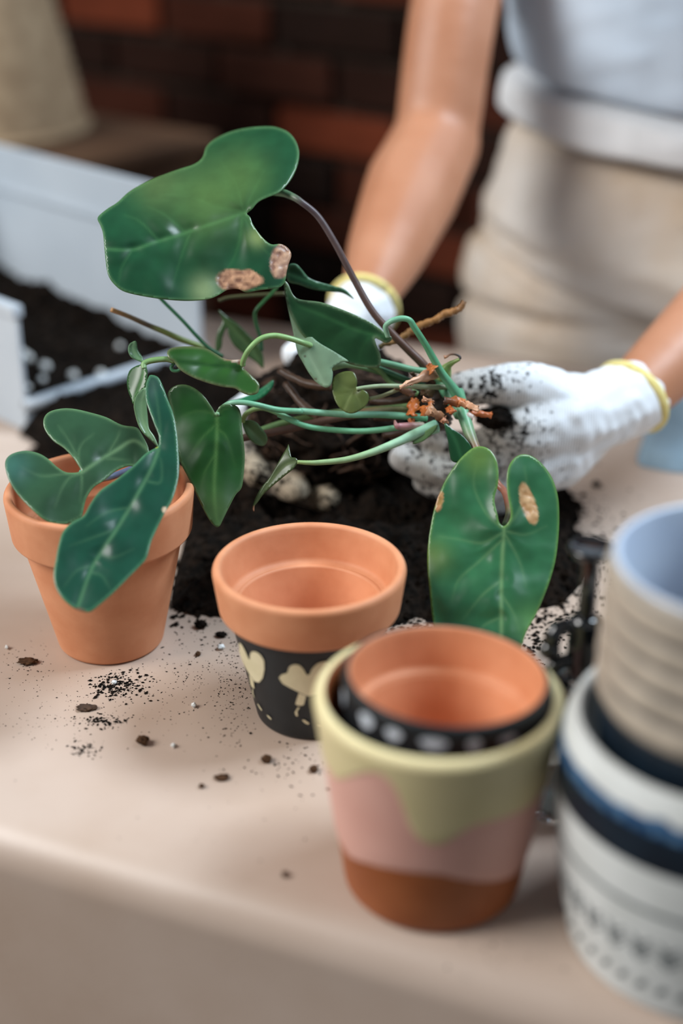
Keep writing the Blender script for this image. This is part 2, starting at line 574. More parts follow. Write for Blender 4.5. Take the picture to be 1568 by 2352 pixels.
def fill2d(outline, step, seed=1):
    poly = np.array(outline, float)
    # resample the outline
    closed = np.vstack([poly, poly[:1]])
    seg = np.hypot(*np.diff(closed, axis=0).T)
    L_ = np.concatenate([[0], np.cumsum(seg)])
    n = max(8, int(L_[-1] / step))
    s = np.linspace(0, L_[-1], n, endpoint=False)
    ring = np.stack([np.interp(s, L_, closed[:, 0]), np.interp(s, L_, closed[:, 1])], 1)
    lo, hi = ring.min(0), ring.max(0)
    gx = np.arange(lo[0], hi[0], step); gy = np.arange(lo[1], hi[1], step * 0.87)
    pts = []
    for j, y in enumerate(gy):
        for x in gx:
            pts.append((x + (step * 0.5 if j % 2 else 0), y))
    pts = np.array(pts) if pts else np.zeros((0, 2))
    if len(pts):
        ok = inside_poly(pts, ring)
        pts = pts[ok]
        if len(pts):
            d, _, _ = poly_dist(pts, ring, True)
            pts = pts[d > step * 0.55]
    allp = np.vstack([ring, pts]) if len(pts) else ring
    edges = [(i, (i + 1) % n) for i in range(n)]
    v2, _, f2, *_ = delaunay_2d_cdt([Vector(p) for p in allp], edges, [], 1, step * 1e-4)
    V = np.array([(v.x, v.y) for v in v2])
    return V, [tuple(f) for f in f2]

def lerp_r(pts):
    zs = [p[1] for p in pts]; rs = [p[0] for p in pts]
    return lambda z: float(np.interp(z, zs, rs))

def classic_pot(c, label, Rr, h, zb, Rrb, Rbt, Rb, mats, wall_t=0.0055, rim_sharp=0.0022):
    """terracotta flower pot: tapering body, thick collar rim with a step inside"""
    o = thing('flower_pot', (c[0], c[1], ZT), label, 'flower pot')
    cc = (c[0], c[1], ZT)
    m_out, m_rim = mats
    body = [(0.006, 0.0), (Rb - 0.002, 0.0), (Rb, 0.002), (Rbt, zb + 0.0008), (Rbt - 0.002, zb + 0.0042), (Rbt - wall_t - 0.0006, zb + 0.0046),
            (Rb - wall_t, 0.008), (0.006, 0.008)]
    body = round_profile(body, 0.0016)
    # outer skin of the body uses m_out, the inside stays terracotta
    bo = lathe('body', body, [m_out, M_terra], o, cc, closed=True)
    zi = np.array([p.center.z - ZT for p in bo.data.polygons]); ri = np.array([math.hypot(p.center.x - c[0], p.center.y - c[1]) for p in bo.data.polygons])
    lim = np.interp(zi, [0.0, zb], [Rb, Rbt]) - wall_t * 0.5
    bo.data.polygons.foreach_set('material_index', [(0 if (r > l or z < 0.004) else 1) for r, l, z in zip(ri, lim, zi)])
    rim = [(Rbt - wall_t + 0.0003, zb), (Rrb - 0.001, zb), (Rrb, zb + 0.0015), (Rr, h - 0.0025), (Rr - 0.0015, h), (Rr - 0.0052, h - 0.0004),
           (Rr - 0.0062, h - 0.004), (Rrb - 0.0062, zb + 0.0055), (Rbt - wall_t + 0.0003, zb + 0.004)]
    rim = round_profile(rim + [rim[0]], rim_sharp)
    lathe('rim', rim[:-1], m_rim, o, cc, closed=True)
    return o

# pot holding the leaves at the left
P1 = (-0.1510, 0.804)
classic_pot(P1, 'plain terracotta flower pot with a thick rim, leaves drooping over it', 0.0590, 0.1110, 0.0800, 0.0565, 0.0510, 0.0340, (M_terra, M_terra))

# black painted pot in the middle
P2 = (-0.0185, 0.721)
pot2 = classic_pot(P2, 'terracotta flower pot with black painted body and pale gold flowers', 0.0560, 0.1003, 0.0725, 0.0528, 0.0472, 0.0325, (M_black, M_terra))
r2 = lambda z: float(np.interp(z, [0.0, 0.0725], [0.0325, 0.0472]))
def z5(pts): return [(400 + u / 2.45, 1050 + v / 2.45) for u, v in pts]
def proj2(pts): return [on_lathe(x, y, P2, r2, 0.0725) for x, y in pts]
fl1 = proj2(z5([(375, 1072), (388, 1078), (405, 1066), (432, 1071), (454, 1098), (461, 1130), (455, 1160), (480, 1160), (505, 1180), (512, 1205), (490, 1226), (450, 1229), (420, 1214), (397, 1186), (385, 1150), (374, 1110)]))
fl2 = proj2(z5([(590, 1240), (605, 1220), (638, 1215), (645, 1180), (670, 1163), (700, 1166), (725, 1187), (745, 1226), (760, 1226), (770, 1195), (800, 1162), (840, 1146), (873, 1152), (885, 1175), (872, 1228), (842, 1288), (800, 1330), (752, 1345), (715, 1327), (660, 1300), (610, 1272)]))
st2 = proj2(z5([(702, 1325), (742, 1342), (728, 1398), (680, 1393), (690, 1360)]))
dashes = [proj2(z5(p)) for p in (
    [(697, 1404), (706, 1408), (692, 1430), (697, 1455), (686, 1456), (678, 1435)],
    [(718, 1478), (730, 1474), (762, 1496), (756, 1503), (738, 1498)],
    [(798, 1505), (812, 1502), (832, 1510), (828, 1518), (806, 1515)],
    [(478, 1405), (492, 1406), (520, 1430), (517, 1440), (498, 1432)],
    [(535, 1458), (550, 1458), (580, 1478), (576, 1486), (550, 1478)])]
step_t = np.mean([q[0] for q in fl2]) - np.mean([q[0] for q in fl1])
nfl = max(4, round(2 * math.pi / abs(step_t)))
print('FLOWERS', nfl, step_t)
period = 2 * math.pi / nfl
for k in range(nfl):
    d = k * period
    decal('painted_flower', [(t + d, z) for t, z in fl2], P2, r2, M_gold, pot2)
    decal('painted_stem', [(t + d, z) for t, z in st2], P2, r2, M_gold, pot2)
    for q in dashes[:3] if k else dashes[:3]:
        decal('painted_dash', [(t + d, z) for t, z in q], P2, r2, M_gold, pot2, step=0.001)

# yellow and pink dipped planter in front, with a black pot set into it
P3 = (0.0462, 0.572)
H3, R3b, R3t = 0.1110, 0.0452, 0.0590
pot3 = thing('dipped_planter', (P3[0], P3[1], ZT), 'tapered clay planter dipped in pale yellow over pink, bare terracotta foot', 'planter')
c3 = (P3[0], P3[1], ZT)
prof3 = round_profile([(0.006, 0), (R3b - 0.003, 0), (R3b - 0.0005, 0.003), (R3t - 0.0003, H3 - 0.004), (R3t - 0.002, H3), (R3t - 0.0052, H3 - 0.0005), (R3t - 0.0065, H3 - 0.006), (R3b - 0.006, 0.010), (0.006, 0.010)], 0.002)
lathe('body', prof3, M_terra_deep, pot3, c3, closed=True)
r3 = lambda z: float(np.interp(z, [0.003, H3 - 0.003], [R3b, R3t]))
def z7(pts): return [(660 + u / 2.306, 1400 + v / 2.306) for u, v in pts]
b_yp = [on_lathe(x, y, P3, r3, H3) for x, y in z7([(262, 905), (300, 905), (360, 880), (430, 858), (500, 865), (560, 920), (600, 1000), (630, 1100), (660, 1180), (700, 1230), (770, 1262), (840, 1245), (900, 1200), (980, 1150), (1080, 1125), (1180, 1095), (1265, 1052)])]
b_pt = [on_lathe(x, y, P3, r3, H3) for x, y in z7([(300, 1270), (330, 1310), (430, 1345), (560, 1375), (700, 1395), (820, 1405), (900, 1425), (1000, 1440), (1100, 1440), (1190, 1412)])]
def loop_curve(pts):
    pts = sorted((t % (2 * math.pi), z) for t, z in pts)
    ts = np.array([p[0] for p in pts]); zs = np.array([p[1] for p in pts])
    def f(a):
        a = a % (2 * math.pi)
        if ts[0] <= a <= ts[-1]:
            return float(np.interp(a, ts, zs))
        span = ts[0] + 2 * math.pi - ts[-1]
        u = ((a - ts[-1]) % (2 * math.pi)) / span
        return float(zs[-1] + (zs[0] - zs[-1]) * (u * u * (3 - 2 * u)) + 0.006 * math.sin(3 * math.pi * u) * math.sin(math.pi * u))
    return f
f_yp, f_pt = loop_curve(b_yp), loop_curve(b_pt)
def coat(name, lo, hi, off, mat, top=False):
    S = 240; R_ = 14
    vs, fs = [], []
    def loop(fun):
        raw = np.array([fun(2 * math.pi * k / S) for k in range(S)])
        for _ in range(2):
            raw = (np.roll(raw, 1) + 2 * raw + np.roll(raw, -1)) / 4
        return raw
    zl = loop(lo); zh = loop(hi)
    for i in range(R_ + 1):
        for k in range(S):
            a = 2 * math.pi * k / S
            z = zl[k] + (zh[k] - zl[k]) * i / R_
            o_ = off if i else 0.0
            vs.append((P3[0] + (r3(z) + o_) * math.cos(a), P3[1] + (r3(z) + o_) * math.sin(a), ZT + z))
    rows = R_ + 1
    if top:
        for rr, zz in ((R3t + off, H3 - 0.0028), (R3t - 0.0006, H3 - 0.0006), (R3t - 0.002, H3 + 0.0004), (R3t - 0.0045, H3 + 0.0002)):
            for k in range(S):
                a = 2 * math.pi * k / S
                vs.append((P3[0] + rr * math.cos(a), P3[1] + rr * math.sin(a), ZT + zz))
            rows += 1
    for i in range(rows - 1):
        for k in range(S):
            k2 = (k + 1) % S
            fs.append((i * S + k, i * S + k2, (i + 1) * S + k2, (i + 1) * S + k))
    return mesh_obj(name, vs, fs, mat, pot3)
coat('pink_coat', f_pt, lambda a: f_yp(a) + 0.004, 0.0004, M_pink)
coat('yellow_coat', f_yp, lambda a: H3 - 0.004, 0.0009, M_yellow, top=True)

# the black pot nested in it
pot3i = thing('nested_pot', (P3[0], P3[1], ZT + 0.0115), 'black pot with silver dots and orange inside, set into the yellow planter', 'flower pot')
Rn, Hn = 0.0500, 0.1190
zc = 0.0935
lathe('body', round_profile([(0.006, 0.0115), (0.033, 0.0115), (0.0455, zc), (0.0405, zc), (0.030, 0.018), (0.006, 0.018)], 0.0016), [M_terra], pot3i, c3, closed=True)
rimn = round_profile([(0.0408, zc - 0.003), (0.0485, zc - 0.003), (0.0489, zc), (Rn, Hn - 0.003), (Rn - 0.0010, Hn), (Rn - 0.0034, Hn - 0.0003), (Rn - 0.0042, Hn - 0.004), (0.0440, zc + 0.003), (0.0408, zc + 0.001), (0.0408, zc - 0.003)], 0.0018)[:-1]
ro = lathe('rim', rimn, [M_black, M_terra], pot3i, c3, closed=True)
ro.data.polygons.foreach_set('material_index', [0 if math.hypot(p.center.x - P3[0], p.center.y - P3[1]) > np.interp(p.center.z - ZT, [zc, Hn], [0.0462, Rn - 0.0028]) else 1 for p in ro.data.polygons])
rn = lambda z: float(np.interp(z, [zc, Hn - 0.003], [0.0489, Rn]))
for (x, y, w, h_) in ((772, 1620, 15, 26), (822, 1663, 28, 22), (884, 1694, 26, 17), (977, 1708, 38, 18), (1071, 1702, 19, 20), (1150, 1690, 30, 10)):
    t, z = on_lathe(x, y, P3, rn, Hn - 0.002)
    z = min(z, Hn - 0.0085)
    w_m, h_m = w * 0.63 / FPX * 0.85, h_ * 0.63 / FPX * 0.9
    decal('silver_dot', [(t + w_m / rn(z) * math.cos(a) * (1 + 0.15 * math.sin(3 * a)), z + h_m * math.sin(a)) for a in np.linspace(0, 2 * math.pi, 18, endpoint=False)], P3, rn, M_silver, pot3i, step=0.0015)

pot3i.rotation_euler = (math.radians(-2.2), math.radians(2.2), 0)

# white banded planter at the right
P4 = (0.173, 0.5335)
c4 = (P4[0], P4[1], ZT)
prof4_out = [(0.058, 0.0), (0.0630, 0.0015), (0.0645, 0.006), (0.0705, 0.045), (0.0730, 0.075), (0.0733, 0.100), (0.0718, 0.112), (0.0695, 0.119)]
po = catmull(prof4_out, 6)
r4 = lerp_r(po)
pot4 = thing('banded_planter', (P4[0], P4[1], ZT), 'white planter with navy and blue bands and small grey sprigs', 'planter')
zs4 = [on_lathe(1405, y, P4, r4, 0.119)[1] for y in (1830, 1868, 1953, 2050, 2145, 2220)]
Z_WB, Z_BK, Z_BW, Z_GL, Z_SP, Z_DS = zs4
def band(name, z0, z1, off, mat, wob=0.0):
    S, R_ = 120, 8
    vs, fs = [], []
    for i in range(R_ + 1):
        for k in range(S):
            a = 2 * math.pi * k / S
            z = z0 + (z1 - z0) * i / R_ + (wob * noise.noise(Vector((math.cos(a) * 9, math.sin(a) * 9, 3.3))) if i == R_ else 0)
            vs.append((P4[0] + (r4(z) + off) * math.cos(a), P4[1] + (r4(z) + off) * math.sin(a), ZT + z))
    for i in range(R_):
        for k in range(S):
            k2 = (k + 1) % S
            fs.append((i * S + k, i * S + k2, (i + 1) * S + k2, (i + 1) * S + k))
    return mesh_obj(name, vs, fs, mat, pot4)
prof4 = [tuple(p) for p in po] + [(0.0682, 0.1216), (0.0655, 0.1220), (0.0635, 0.1205), (0.0630, 0.115), (0.0655, 0.09), (0.066, 0.07), (0.0605, 0.015), (0.058, 0.008), (0.004, 0.008), (0.004, 0.0)]
lathe('body', prof4, M_cream, pot4, c4, closed=True)
band('navy_band', Z_BW, Z_BK, 0.0004, M_navy)
band('blue_band', Z_BK, Z_WB, 0.0004, M_blue, 0.003)
band('grey_line', Z_GL - 0.0012, Z_GL + 0.0012, 0.0003, M_greymark)
for k in range(34):
    t = 2 * math.pi * k / 34
    for sg in (-1, 1):
        for j in range(3):
            z0 = Z_SP - 0.006 + j * 0.0042
            decal('painted_sprig', [(t, z0), (t + sg * 0.035, z0 + 0.0018), (t + sg * 0.075, z0 + 0.0060), (t + sg * 0.050, z0 + 0.0062), (t + sg * 0.015, z0 + 0.003)], P4, r4, M_greymark, pot4, step=0.0015)
for k in range(44):
    t = 2 * math.pi * (k + 0.3) / 44
    decal('painted_dash', [(t, Z_DS - 0.003), (t + 0.05, Z_DS - 0.002), (t + 0.085, Z_DS + 0.003), (t + 0.03, Z_DS + 0.0024)], P4, r4, M_greymark, pot4, step=0.002)

# stoneware cup standing in it
cup = thing('stoneware_cup', (P4[0], P4[1], ZT + 0.008), 'tall beige ribbed stoneware cup standing in the white banded planter', 'cup')
profc = [(0.004, 0.0085), (0.050, 0.0085), (0.0515, 0.012)]
lower = round_profile(profc + [(0.0565, 0.118), (0.0565, 0.1335)], 0.0015)
upper_out = [(0.0572, 0.1335)]
for k in range(5):
    z0 = 0.136 + k * 0.0124
    upper_out += [(0.0592, z0 + 0.0012), (0.0598, z0 + 0.0045), (0.0594, z0 + 0.0090), (0.0574, z0 + 0.0112), (0.0574, z0 + 0.0120)]
upper_out += [(0.0586, 0.1985), (0.0578, 0.2010)]
inner = [(0.0565, 0.2018), (0.0553, 0.2005), (0.0548, 0.196), (0.0520, 0.12), (0.047, 0.016), (0.004, 0.014)]
lathe('navy_base', lower + [(0.0525, 0.1335), (0.0470, 0.0165), (0.004, 0.0145)], M_navy, cup, c4, closed=True)
lathe('ribbed_wall', upper_out + [(0.0565, 0.2016), (0.0551, 0.200), (0.0556, 0.1335)], M_stone, cup, c4, closed=True, sharp=50)
lathe('glazed_lining', [(0.0566, 0.2017), (0.0560, 0.2026), (0.0545, 0.2022), (0.0538, 0.199), (0.0512, 0.12), (0.0465, 0.0172), (0.0462, 0.0172), (0.0518, 0.1335), (0.0549, 0.1995)], M_paleblue, cup, c4, closed=True)
for k in range(5):  # darker stoneware ring set into each groove between the ribs
    z0 = 0.136 + k * 0.0124 + 0.0110
    lathe('groove_ring', [(0.0570, z0 - 0.0012), (0.0584, z0 - 0.0008), (0.0584, z0 + 0.0014), (0.0570, z0 + 0.0018)], M_stone_line, cup, c4, closed=True)
# dry soil left in the cup
bm = bmesh.new()
bmesh.ops.create_cone(bm, cap_ends=True, segments=40, radius1=0.0452, radius2=0.0495, depth=0.13)
for v in bm.verts: v.co += Vector((P4[0], P4[1], ZT + 0.084))
bmesh.ops.subdivide_edges(bm, edges=bm.edges[:], cuts=2, use_grid_fill=True)
tag(bm_obj('cup_soil', bm, M_soil_brown), 'brown soil filling the stoneware cup', 'soil', kind='stuff')

# ------------------------------------------------------------------ plant mister
BX, BY = 0.126, 0.635
cb = (BX, BY, ZT)
mist = thing('plant_mister', cb, 'glass plant mister with glossy black pump behind the yellow planter', 'mister')
def zat(py, px=1342):
    return WF(px, py, BY)[2] - ZT
Z_ring, Z_cap0, Z_cap1, Z_top = zat(1555), zat(1560), zat(1412), zat(1262)
hb = zat(1625)
glass = [(0.004, 0.0), (0.027, 0.0), (0.0295, 0.003), (0.030, 0.008), (0.030, hb - 0.022), (0.026, hb - 0.010), (0.016, hb - 0.003), (0.0115, hb), (0.0115, hb + 0.012),
         (0.0095, hb + 0.012), (0.0095, hb), (0.0145, hb - 0.0045), (0.0242, hb - 0.012), (0.0280, hb - 0.023), (0.0280, 0.009), (0.0265, 0.005), (0.004, 0.005)]
lathe('glass_body', round_profile(glass + [glass[0]], 0.002)[:-1], M_glass, mist, cb, closed=True, seg=64)
lathe('collar', round_profile([(0.003, hb + 0.004), (0.0132, hb + 0.004), (0.0132, Z_ring - 0.001), (0.003, Z_ring - 0.001)], 0.001), M_gloss, mist, cb, seg=48)
lathe('collar_ring', round_profile([(0.003, Z_ring - 0.001), (0.0100, Z_ring - 0.001), (0.0100, Z_ring + 0.002), (0.003, Z_ring + 0.002)], 0.0007), M_chrome, mist, cb, seg=48)
lathe('pump_cylinder', round_profile([(0.003, Z_ring + 0.002), (0.0085, Z_ring + 0.002), (0.0085, Z_cap1 - 0.003), (0.0062, Z_cap1), (0.003, Z_cap1)], 0.002, 5), M_gloss, mist, cb, seg=48)
lathe('plunger_rod', round_profile([(0.0015, Z_cap1 - 0.002), (0.0046, Z_cap1 - 0.002), (0.0042, Z_top - 0.003), (0.0015, Z_top - 0.003)], 0.0005), M_gloss, mist, cb, seg=32)
lathe('thumb_plate', round_profile([(0.002, Z_top - 0.004), (0.010, Z_top - 0.003), (0.0122, Z_top), (0.0112, Z_top + 0.0022), (0.007, Z_top + 0.0008), (0.002, Z_top + 0.0005)], 0.001), M_gloss, mist, cb, seg=48)
sp = catmull([(BX, BY, ZT + Z_cap1 - 0.012), (BX - 0.008, BY - 0.001, ZT + Z_cap1 - 0.006), (BX - 0.0155, BY - 0.003, ZT + Z_cap1 - 0.008), (BX - 0.0185, BY - 0.005, ZT + Z_cap1 - 0.018)], 6)
spt = tube('spout', sp, [0.0042, 0.004, 0.0042, 0.0048], M_gloss, mist, seg=16)
bm = bmesh.new(); bmesh.ops.create_uvsphere(bm, u_segments=20, v_segments=12, radius=0.0056)
for v in bm.verts: v.co += Vector(sp[-1])
bm_obj('nozzle', bm, M_gloss, mist)
tr = catmull([(BX - 0.006, BY - 0.002, ZT + Z_ring + 0.012), (BX - 0.015, BY - 0.005, ZT + Z_ring + 0.010), (BX - 0.0175, BY - 0.006, ZT + Z_ring - 0.002), (BX - 0.0165, BY - 0.006, ZT + Z_ring - 0.013)], 6)
tube('finger_lever', tr, [0.004, 0.004, 0.0042, 0.003], M_gloss, mist, seg=12)
tube('dip_tube', [(BX, BY, ZT + hb + 0.004), (BX + 0.002, BY, ZT + 0.05), (BX + 0.008, BY, ZT + 0.008)], [0.0018], M_gloss, mist, seg=8)

# ------------------------------------------------------------------ potting tray with soil
TC = np.array([-0.133, 1.300]); ta = np.array([-0.72, 0.694]); tbv = np.array([-0.694, -0.72])
def tr3(a, b_, z): 
    q = TC + ta * a + tbv * b_
    return Vector((q[0], q[1], ZT + z))
ta3, tb3 = Vector((*ta, 0)), Vector((*tbv, 0))
LA, LB, TW = 0.36, 0.205, 0.004
tray = thing('potting_tray', tr3(LA / 2, LB / 2, 0), 'white plastic potting tray with a tall back and low front lip', 'tray')
def plate(name, pts2, base, u, v, nrm, th):
    """extruded polygon: pts2 in (u, v)"""
    bm_ = bmesh.new()
    f = bm_.faces.new([bm_.verts.new(base + u * p[0] + v * p[1]) for p in pts2])
    r_ = bmesh.ops.extrude_face_region(bm_, geom=[f])
    for q in r_['geom']:
        if isinstance(q, bmesh.types.BMVert): q.co += nrm * th
    bmesh.ops.recalc_face_normals(bm_, faces=bm_.faces)
    bmesh.ops.bevel(bm_, geom=bm_.edges[:], offset=0.0012, segments=2, profile=0.6, affect='EDGES')
    return bm_obj(name, bm_, M_tray, tray, smooth=False)
UP = Vector((0, 0, 1))
plate('tray_floor', [(0, 0), (LA, 0), (LA, LB), (0, LB)], tr3(0, 0, 0.0005), ta3, tb3, UP, 0.004)
plate('back_wall', [(0, 0), (LA, 0), (LA, 0.172), (0, 0.172)], tr3(0, 0, 0.004), ta3, UP, tb3, TW)
plate('back_ledge', [(0, 0), (LA, 0), (LA, 0.006), (0, 0.006)], tr3(0, TW, 0.128), ta3, UP, tb3, 0.004)
plate('side_wall', [(0, 0), (LA, 0), (LA, 0.104), (0, 0.104)], tr3(0, LB - TW, 0.004), ta3, UP, tb3, TW)
plate('side_wall_rim', [(-0.003, 0), (LA, 0), (LA, 0.010), (-0.003, 0.010)], tr3(0, LB - TW - 0.002, 0.106), ta3, UP, tb3, 0.010)
plate('end_wall', [(0, 0), (LB, 0), (LB, 0.104), (0, 0.172)], tr3(LA - TW, 0, 0.004), tb3, UP, ta3, TW)
tube('front_lip', [tr3(0, -0.0, 0.026), tr3(0, LB * 0.5, 0.026), tr3(0, LB, 0.026)], [0.0055], M_tray, tray, seg=12)
plate('front_wall', [(0, 0), (LB, 0), (LB, 0.022), (0, 0.022)], tr3(0, 0, 0.004), tb3, UP, ta3, TW)

def crumb_data(points, sizes, seed=0, flat=0.6):
    rnd_ = random.Random(seed)
    base = np.array([(1, 0, 0), (-1, 0, 0), (0, 1, 0), (0, -1, 0), (0, 0, 1), (0, 0, -1)], float)
    bf = [(0, 2, 4), (2, 1, 4), (1, 3, 4), (3, 0, 4), (2, 0, 5), (1, 2, 5), (3, 1, 5), (0, 3, 5)]
    V, F = [], []
    for p, s in zip(points, sizes):
        a = rnd_.uniform(0, 6.28); ca, sa = math.cos(a), math.sin(a)
        el = rnd_.uniform(0.7, 1.9)
        i0 = len(V)
        for q in base:
            x, y, z = q * s * 0.5
            x *= el * rnd_.uniform(0.7, 1.2); y *= rnd_.uniform(0.6, 1.2); z *= flat * rnd_.uniform(0.7, 1.2)
            V.append((p[0] + x * ca - y * sa, p[1] + x * sa + y * ca, p[2] + z + s * 0.5 * flat * 0.7))
        F += [(i0 + a_, i0 + b_, i0 + c_) for a_, b_, c_ in bf]
    return V, F

# soil in the tray
verts, faces = [], []
GA, GB = 50, 34
def tray_h(a, b_):
    base = 0.010 + 0.022 * max(0, a / LA) + 0.012 * (1 - b_ / LB)
    return base + 0.010 * noise.noise(Vector((a * 22, b_ * 22, 1.0))) + 0.006 * noise.noise(Vector((a * 70, b_ * 70, 4.0)))
for i in range(GA + 1):
    for j in range(GB + 1):
        a = 0.005 + (LA - 0.010) * i / GA; b_ = 0.005 + (LB - 0.010) * j / GB
        verts.append(tr3(a, b_, max(0.0055, tray_h(a, b_))))
for i in range(GA):
    for j in range(GB):
        faces.append((i * (GB + 1) + j, i * (GB + 1) + j + 1, (i + 1) * (GB + 1) + j + 1, (i + 1) * (GB + 1) + j))
nv = len(verts)
rnd = random.Random(11)
pts, sz = [], []
for k in range(900):
    a = rnd.uniform(0.008, LA - 0.01); b_ = rnd.uniform(0.01, LB - 0.012)
    p = tr3(a, b_, max(0.0055, tray_h(a, b_)) - 0.001)
    pts.append(p); sz.append(rnd.uniform(0.003, 0.009))
cv, cf = crumb_data(pts, sz, 3, 0.9)
verts += cv; faces += [tuple(i + nv for i in f) for f in cf]
ts = mesh_obj('tray_soil', verts, faces, M_soil, smooth=False)
tag(ts, 'dark potting soil lying in the white tray', 'soil', kind='stuff')
def spill_h(b_, o):
    e_ = min(1, max(0, (b_ + 0.035) / 0.05)) * min(1, max(0, (LB + 0.012 - b_) / 0.03))
    h_ = 0.027 * e_ * max(0, 1 - o / 0.085) ** 1.2
    return max(0.0003, h_ * (1 + 0.35 * noise.noise(Vector((b_ * 45, o * 45, 8)))) + e_ * 0.004 * noise.noise(Vector((b_ * 120, o * 120, 2))))
verts, faces = [], []
for i in range(41):
    for j in range(25):
        b_ = -0.03 + (LB + 0.04) * i / 40; o_ = 0.0008 + 0.086 * j / 24
        verts.append(tr3(-o_, b_, spill_h(b_, o_)))
for i in range(40):
    for j in range(24):
        faces.append((i * 25 + j, (i + 1) * 25 + j, (i + 1) * 25 + j + 1, i * 25 + j + 1))
nv = len(verts); pts, sz = [], []
for k in range(500):
    b_ = rnd.uniform(-0.03, LB + 0.005); o_ = rnd.uniform(0.006, 0.095)
    pts.append(tr3(-o_, b_, spill_h(b_, min(o_, 0.086)) * 0.95)); sz.append(rnd.uniform(0.002, 0.007))
cv, cf = crumb_data(pts, sz, 5, 0.85)
verts += cv; faces += [tuple(i + nv for i in f) for f in cf]
ss = mesh_obj('spilled_soil', verts, faces, M_soil, smooth=False)
tag(ss, 'dark soil spilled on the paper before the low lip of the tray', 'soil', kind='stuff')
tray_perl = [(64, 806), (48, 800), (100, 812), (165, 830), (185, 862), (134, 888), (230, 835), (232, 880), (95, 850), (275, 790), (60, 862), (30, 930)]
for i, (x, y) in enumerate(tray_perl):
    s = [0.0085, 0.010, 0.0105, 0.009, 0.0095, 0.010, 0.009, 0.007, 0.0065, 0.0065, 0.006, 0.006][i]
    q = WZ(x, y, 0.03)
    d_ = np.array([q[0], q[1]]) - TC
    a = float(d_ @ ta); b_ = float(d_ @ tbv)
    if not (0.01 < a < LA - 0.01 and 0.01 < b_ < LB - 0.012): continue
    bm = bmesh.new(); bmesh.ops.create_icosphere(bm, subdivisions=2, radius=s / 2)
    for v in bm.verts: v.co *= 1 + 0.25 * noise.noise(v.co * 300 + Vector((i, 0, 0)))
    o = bm_obj('perlite_grain', bm, M_perlite)
    o.location = tr3(a, b_, max(0.0055, tray_h(a, b_)) + s * 0.25)
    tag(o, 'white perlite grain on the dark soil in the potting tray', 'perlite', 'perlite grains in the potting tray')

# ------------------------------------------------------------------ woven basket on a cabinet at the back left
cabc = WF(-40, 330, 1.92)
cabtop = 0.10
cab = thing('cabinet', (cabc[0] - 0.02, 1.98, 0), 'dark brown wooden cabinet in the background beneath the straw basket', 'cabinet')
cx0, cy0 = cabc[0] - 0.02, 1.98
bm = bmesh.new(); box_bm(bm, (cx0, cy0, (ZT + cabtop - 0.02 + 0.06) / 2), Vector((0.26 * math.cos(WA), 0.26 * math.sin(WA), 0)), Vector((-0.17 * math.sin(WA), 0.17 * math.cos(WA), 0)), (0, 0, (ZT + cabtop - 0.02 - 0.06) / 2), 0.004)
bm_obj('carcass', bm, M_cabinet, cab, smooth=False)
bm = bmesh.new(); box_bm(bm, (cx0, cy0, ZT + cabtop - 0.0095), Vector((0.275 * math.cos(WA), 0.275 * math.sin(WA), 0)), Vector((-0.185 * math.sin(WA), 0.185 * math.cos(WA), 0)), (0, 0, 0.0105), 0.003)
bm_obj('cabinet_top', bm, M_cabinet, cab, smooth=False)
for sx in (-1, 1):
    for sy in (-1, 1):
        bm = bmesh.new()
        lx, ly = 0.23 * sx, 0.14 * sy
        box_bm(bm, (cx0 + lx * math.cos(WA) - ly * math.sin(WA), cy0 + lx * math.sin(WA) + ly * math.cos(WA), 0.03), (0.02, 0, 0), (0, 0.02, 0), (0, 0, 0.03))
        bm_obj('foot', bm, M_cabinet, cab, smooth=False)
bsk = thing('straw_basket', (cx0, cy0, ZT + cabtop + 0.001), 'upturned beige woven straw basket, blurred, on the brown cabinet', 'basket')
pf = []
for k in range(40):
    z = 0.004 + k * 0.0072
    r_ = 0.150 - 0.062 * (z / 0.29) ** 1.1 + (0.0022 if k % 2 else -0.0012)
    pf.append((r_, z))
lathe('basket_wall', pf + [(0.05, 0.292), (0.003, 0.292), (0.003, 0.284), (0.045, 0.284), (0.083, 0.276), (0.143, 0.004)], M_basket, bsk, (cx0, cy0, ZT + cabtop + 0.001), seg=80, closed=True, sharp=80)
tv = []
tube('basket_rim', [(cx0 + 0.149 * math.cos(a), cy0 + 0.149 * math.sin(a), ZT + cabtop + 0.0075) for a in np.linspace(0, 2 * math.pi, 60)], [0.0062], M_basket, bsk, seg=10)
# ------------------------------------------------------------------ the uprooted plant
def z1(L_): return [(200 + u / 2.904, 260 + v / 2.904) for u, v in L_]
def z2(L_): return [(240 + u / 3.136, 640 + v / 3.136) for u, v in L_]
def z3(L_): return [(640 + u / 2.613, 600 + v / 2.613) for u, v in L_]
def z4(L_): return [(u / 2.613, 840 + v / 2.613) for u, v in L_]
def z5b(L_): return [(480 + u / 2.529, 900 + v / 2.529) for u, v in L_]
def z6(L_): return [(960 + u / 2.579, 960 + v / 2.579) for u, v in L_]
def zc_(L_): return [(860 + u / 4.126, 760 + v / 4.126) for u, v in L_]

crown = W(1000, 930, 0.93)
plant = thing('uprooted_plant', (crown[0], crown[1], ZT + 0.03), 'uprooted leafy green plant with heart-shaped leaves and bare roots held over the soil', 'plant')

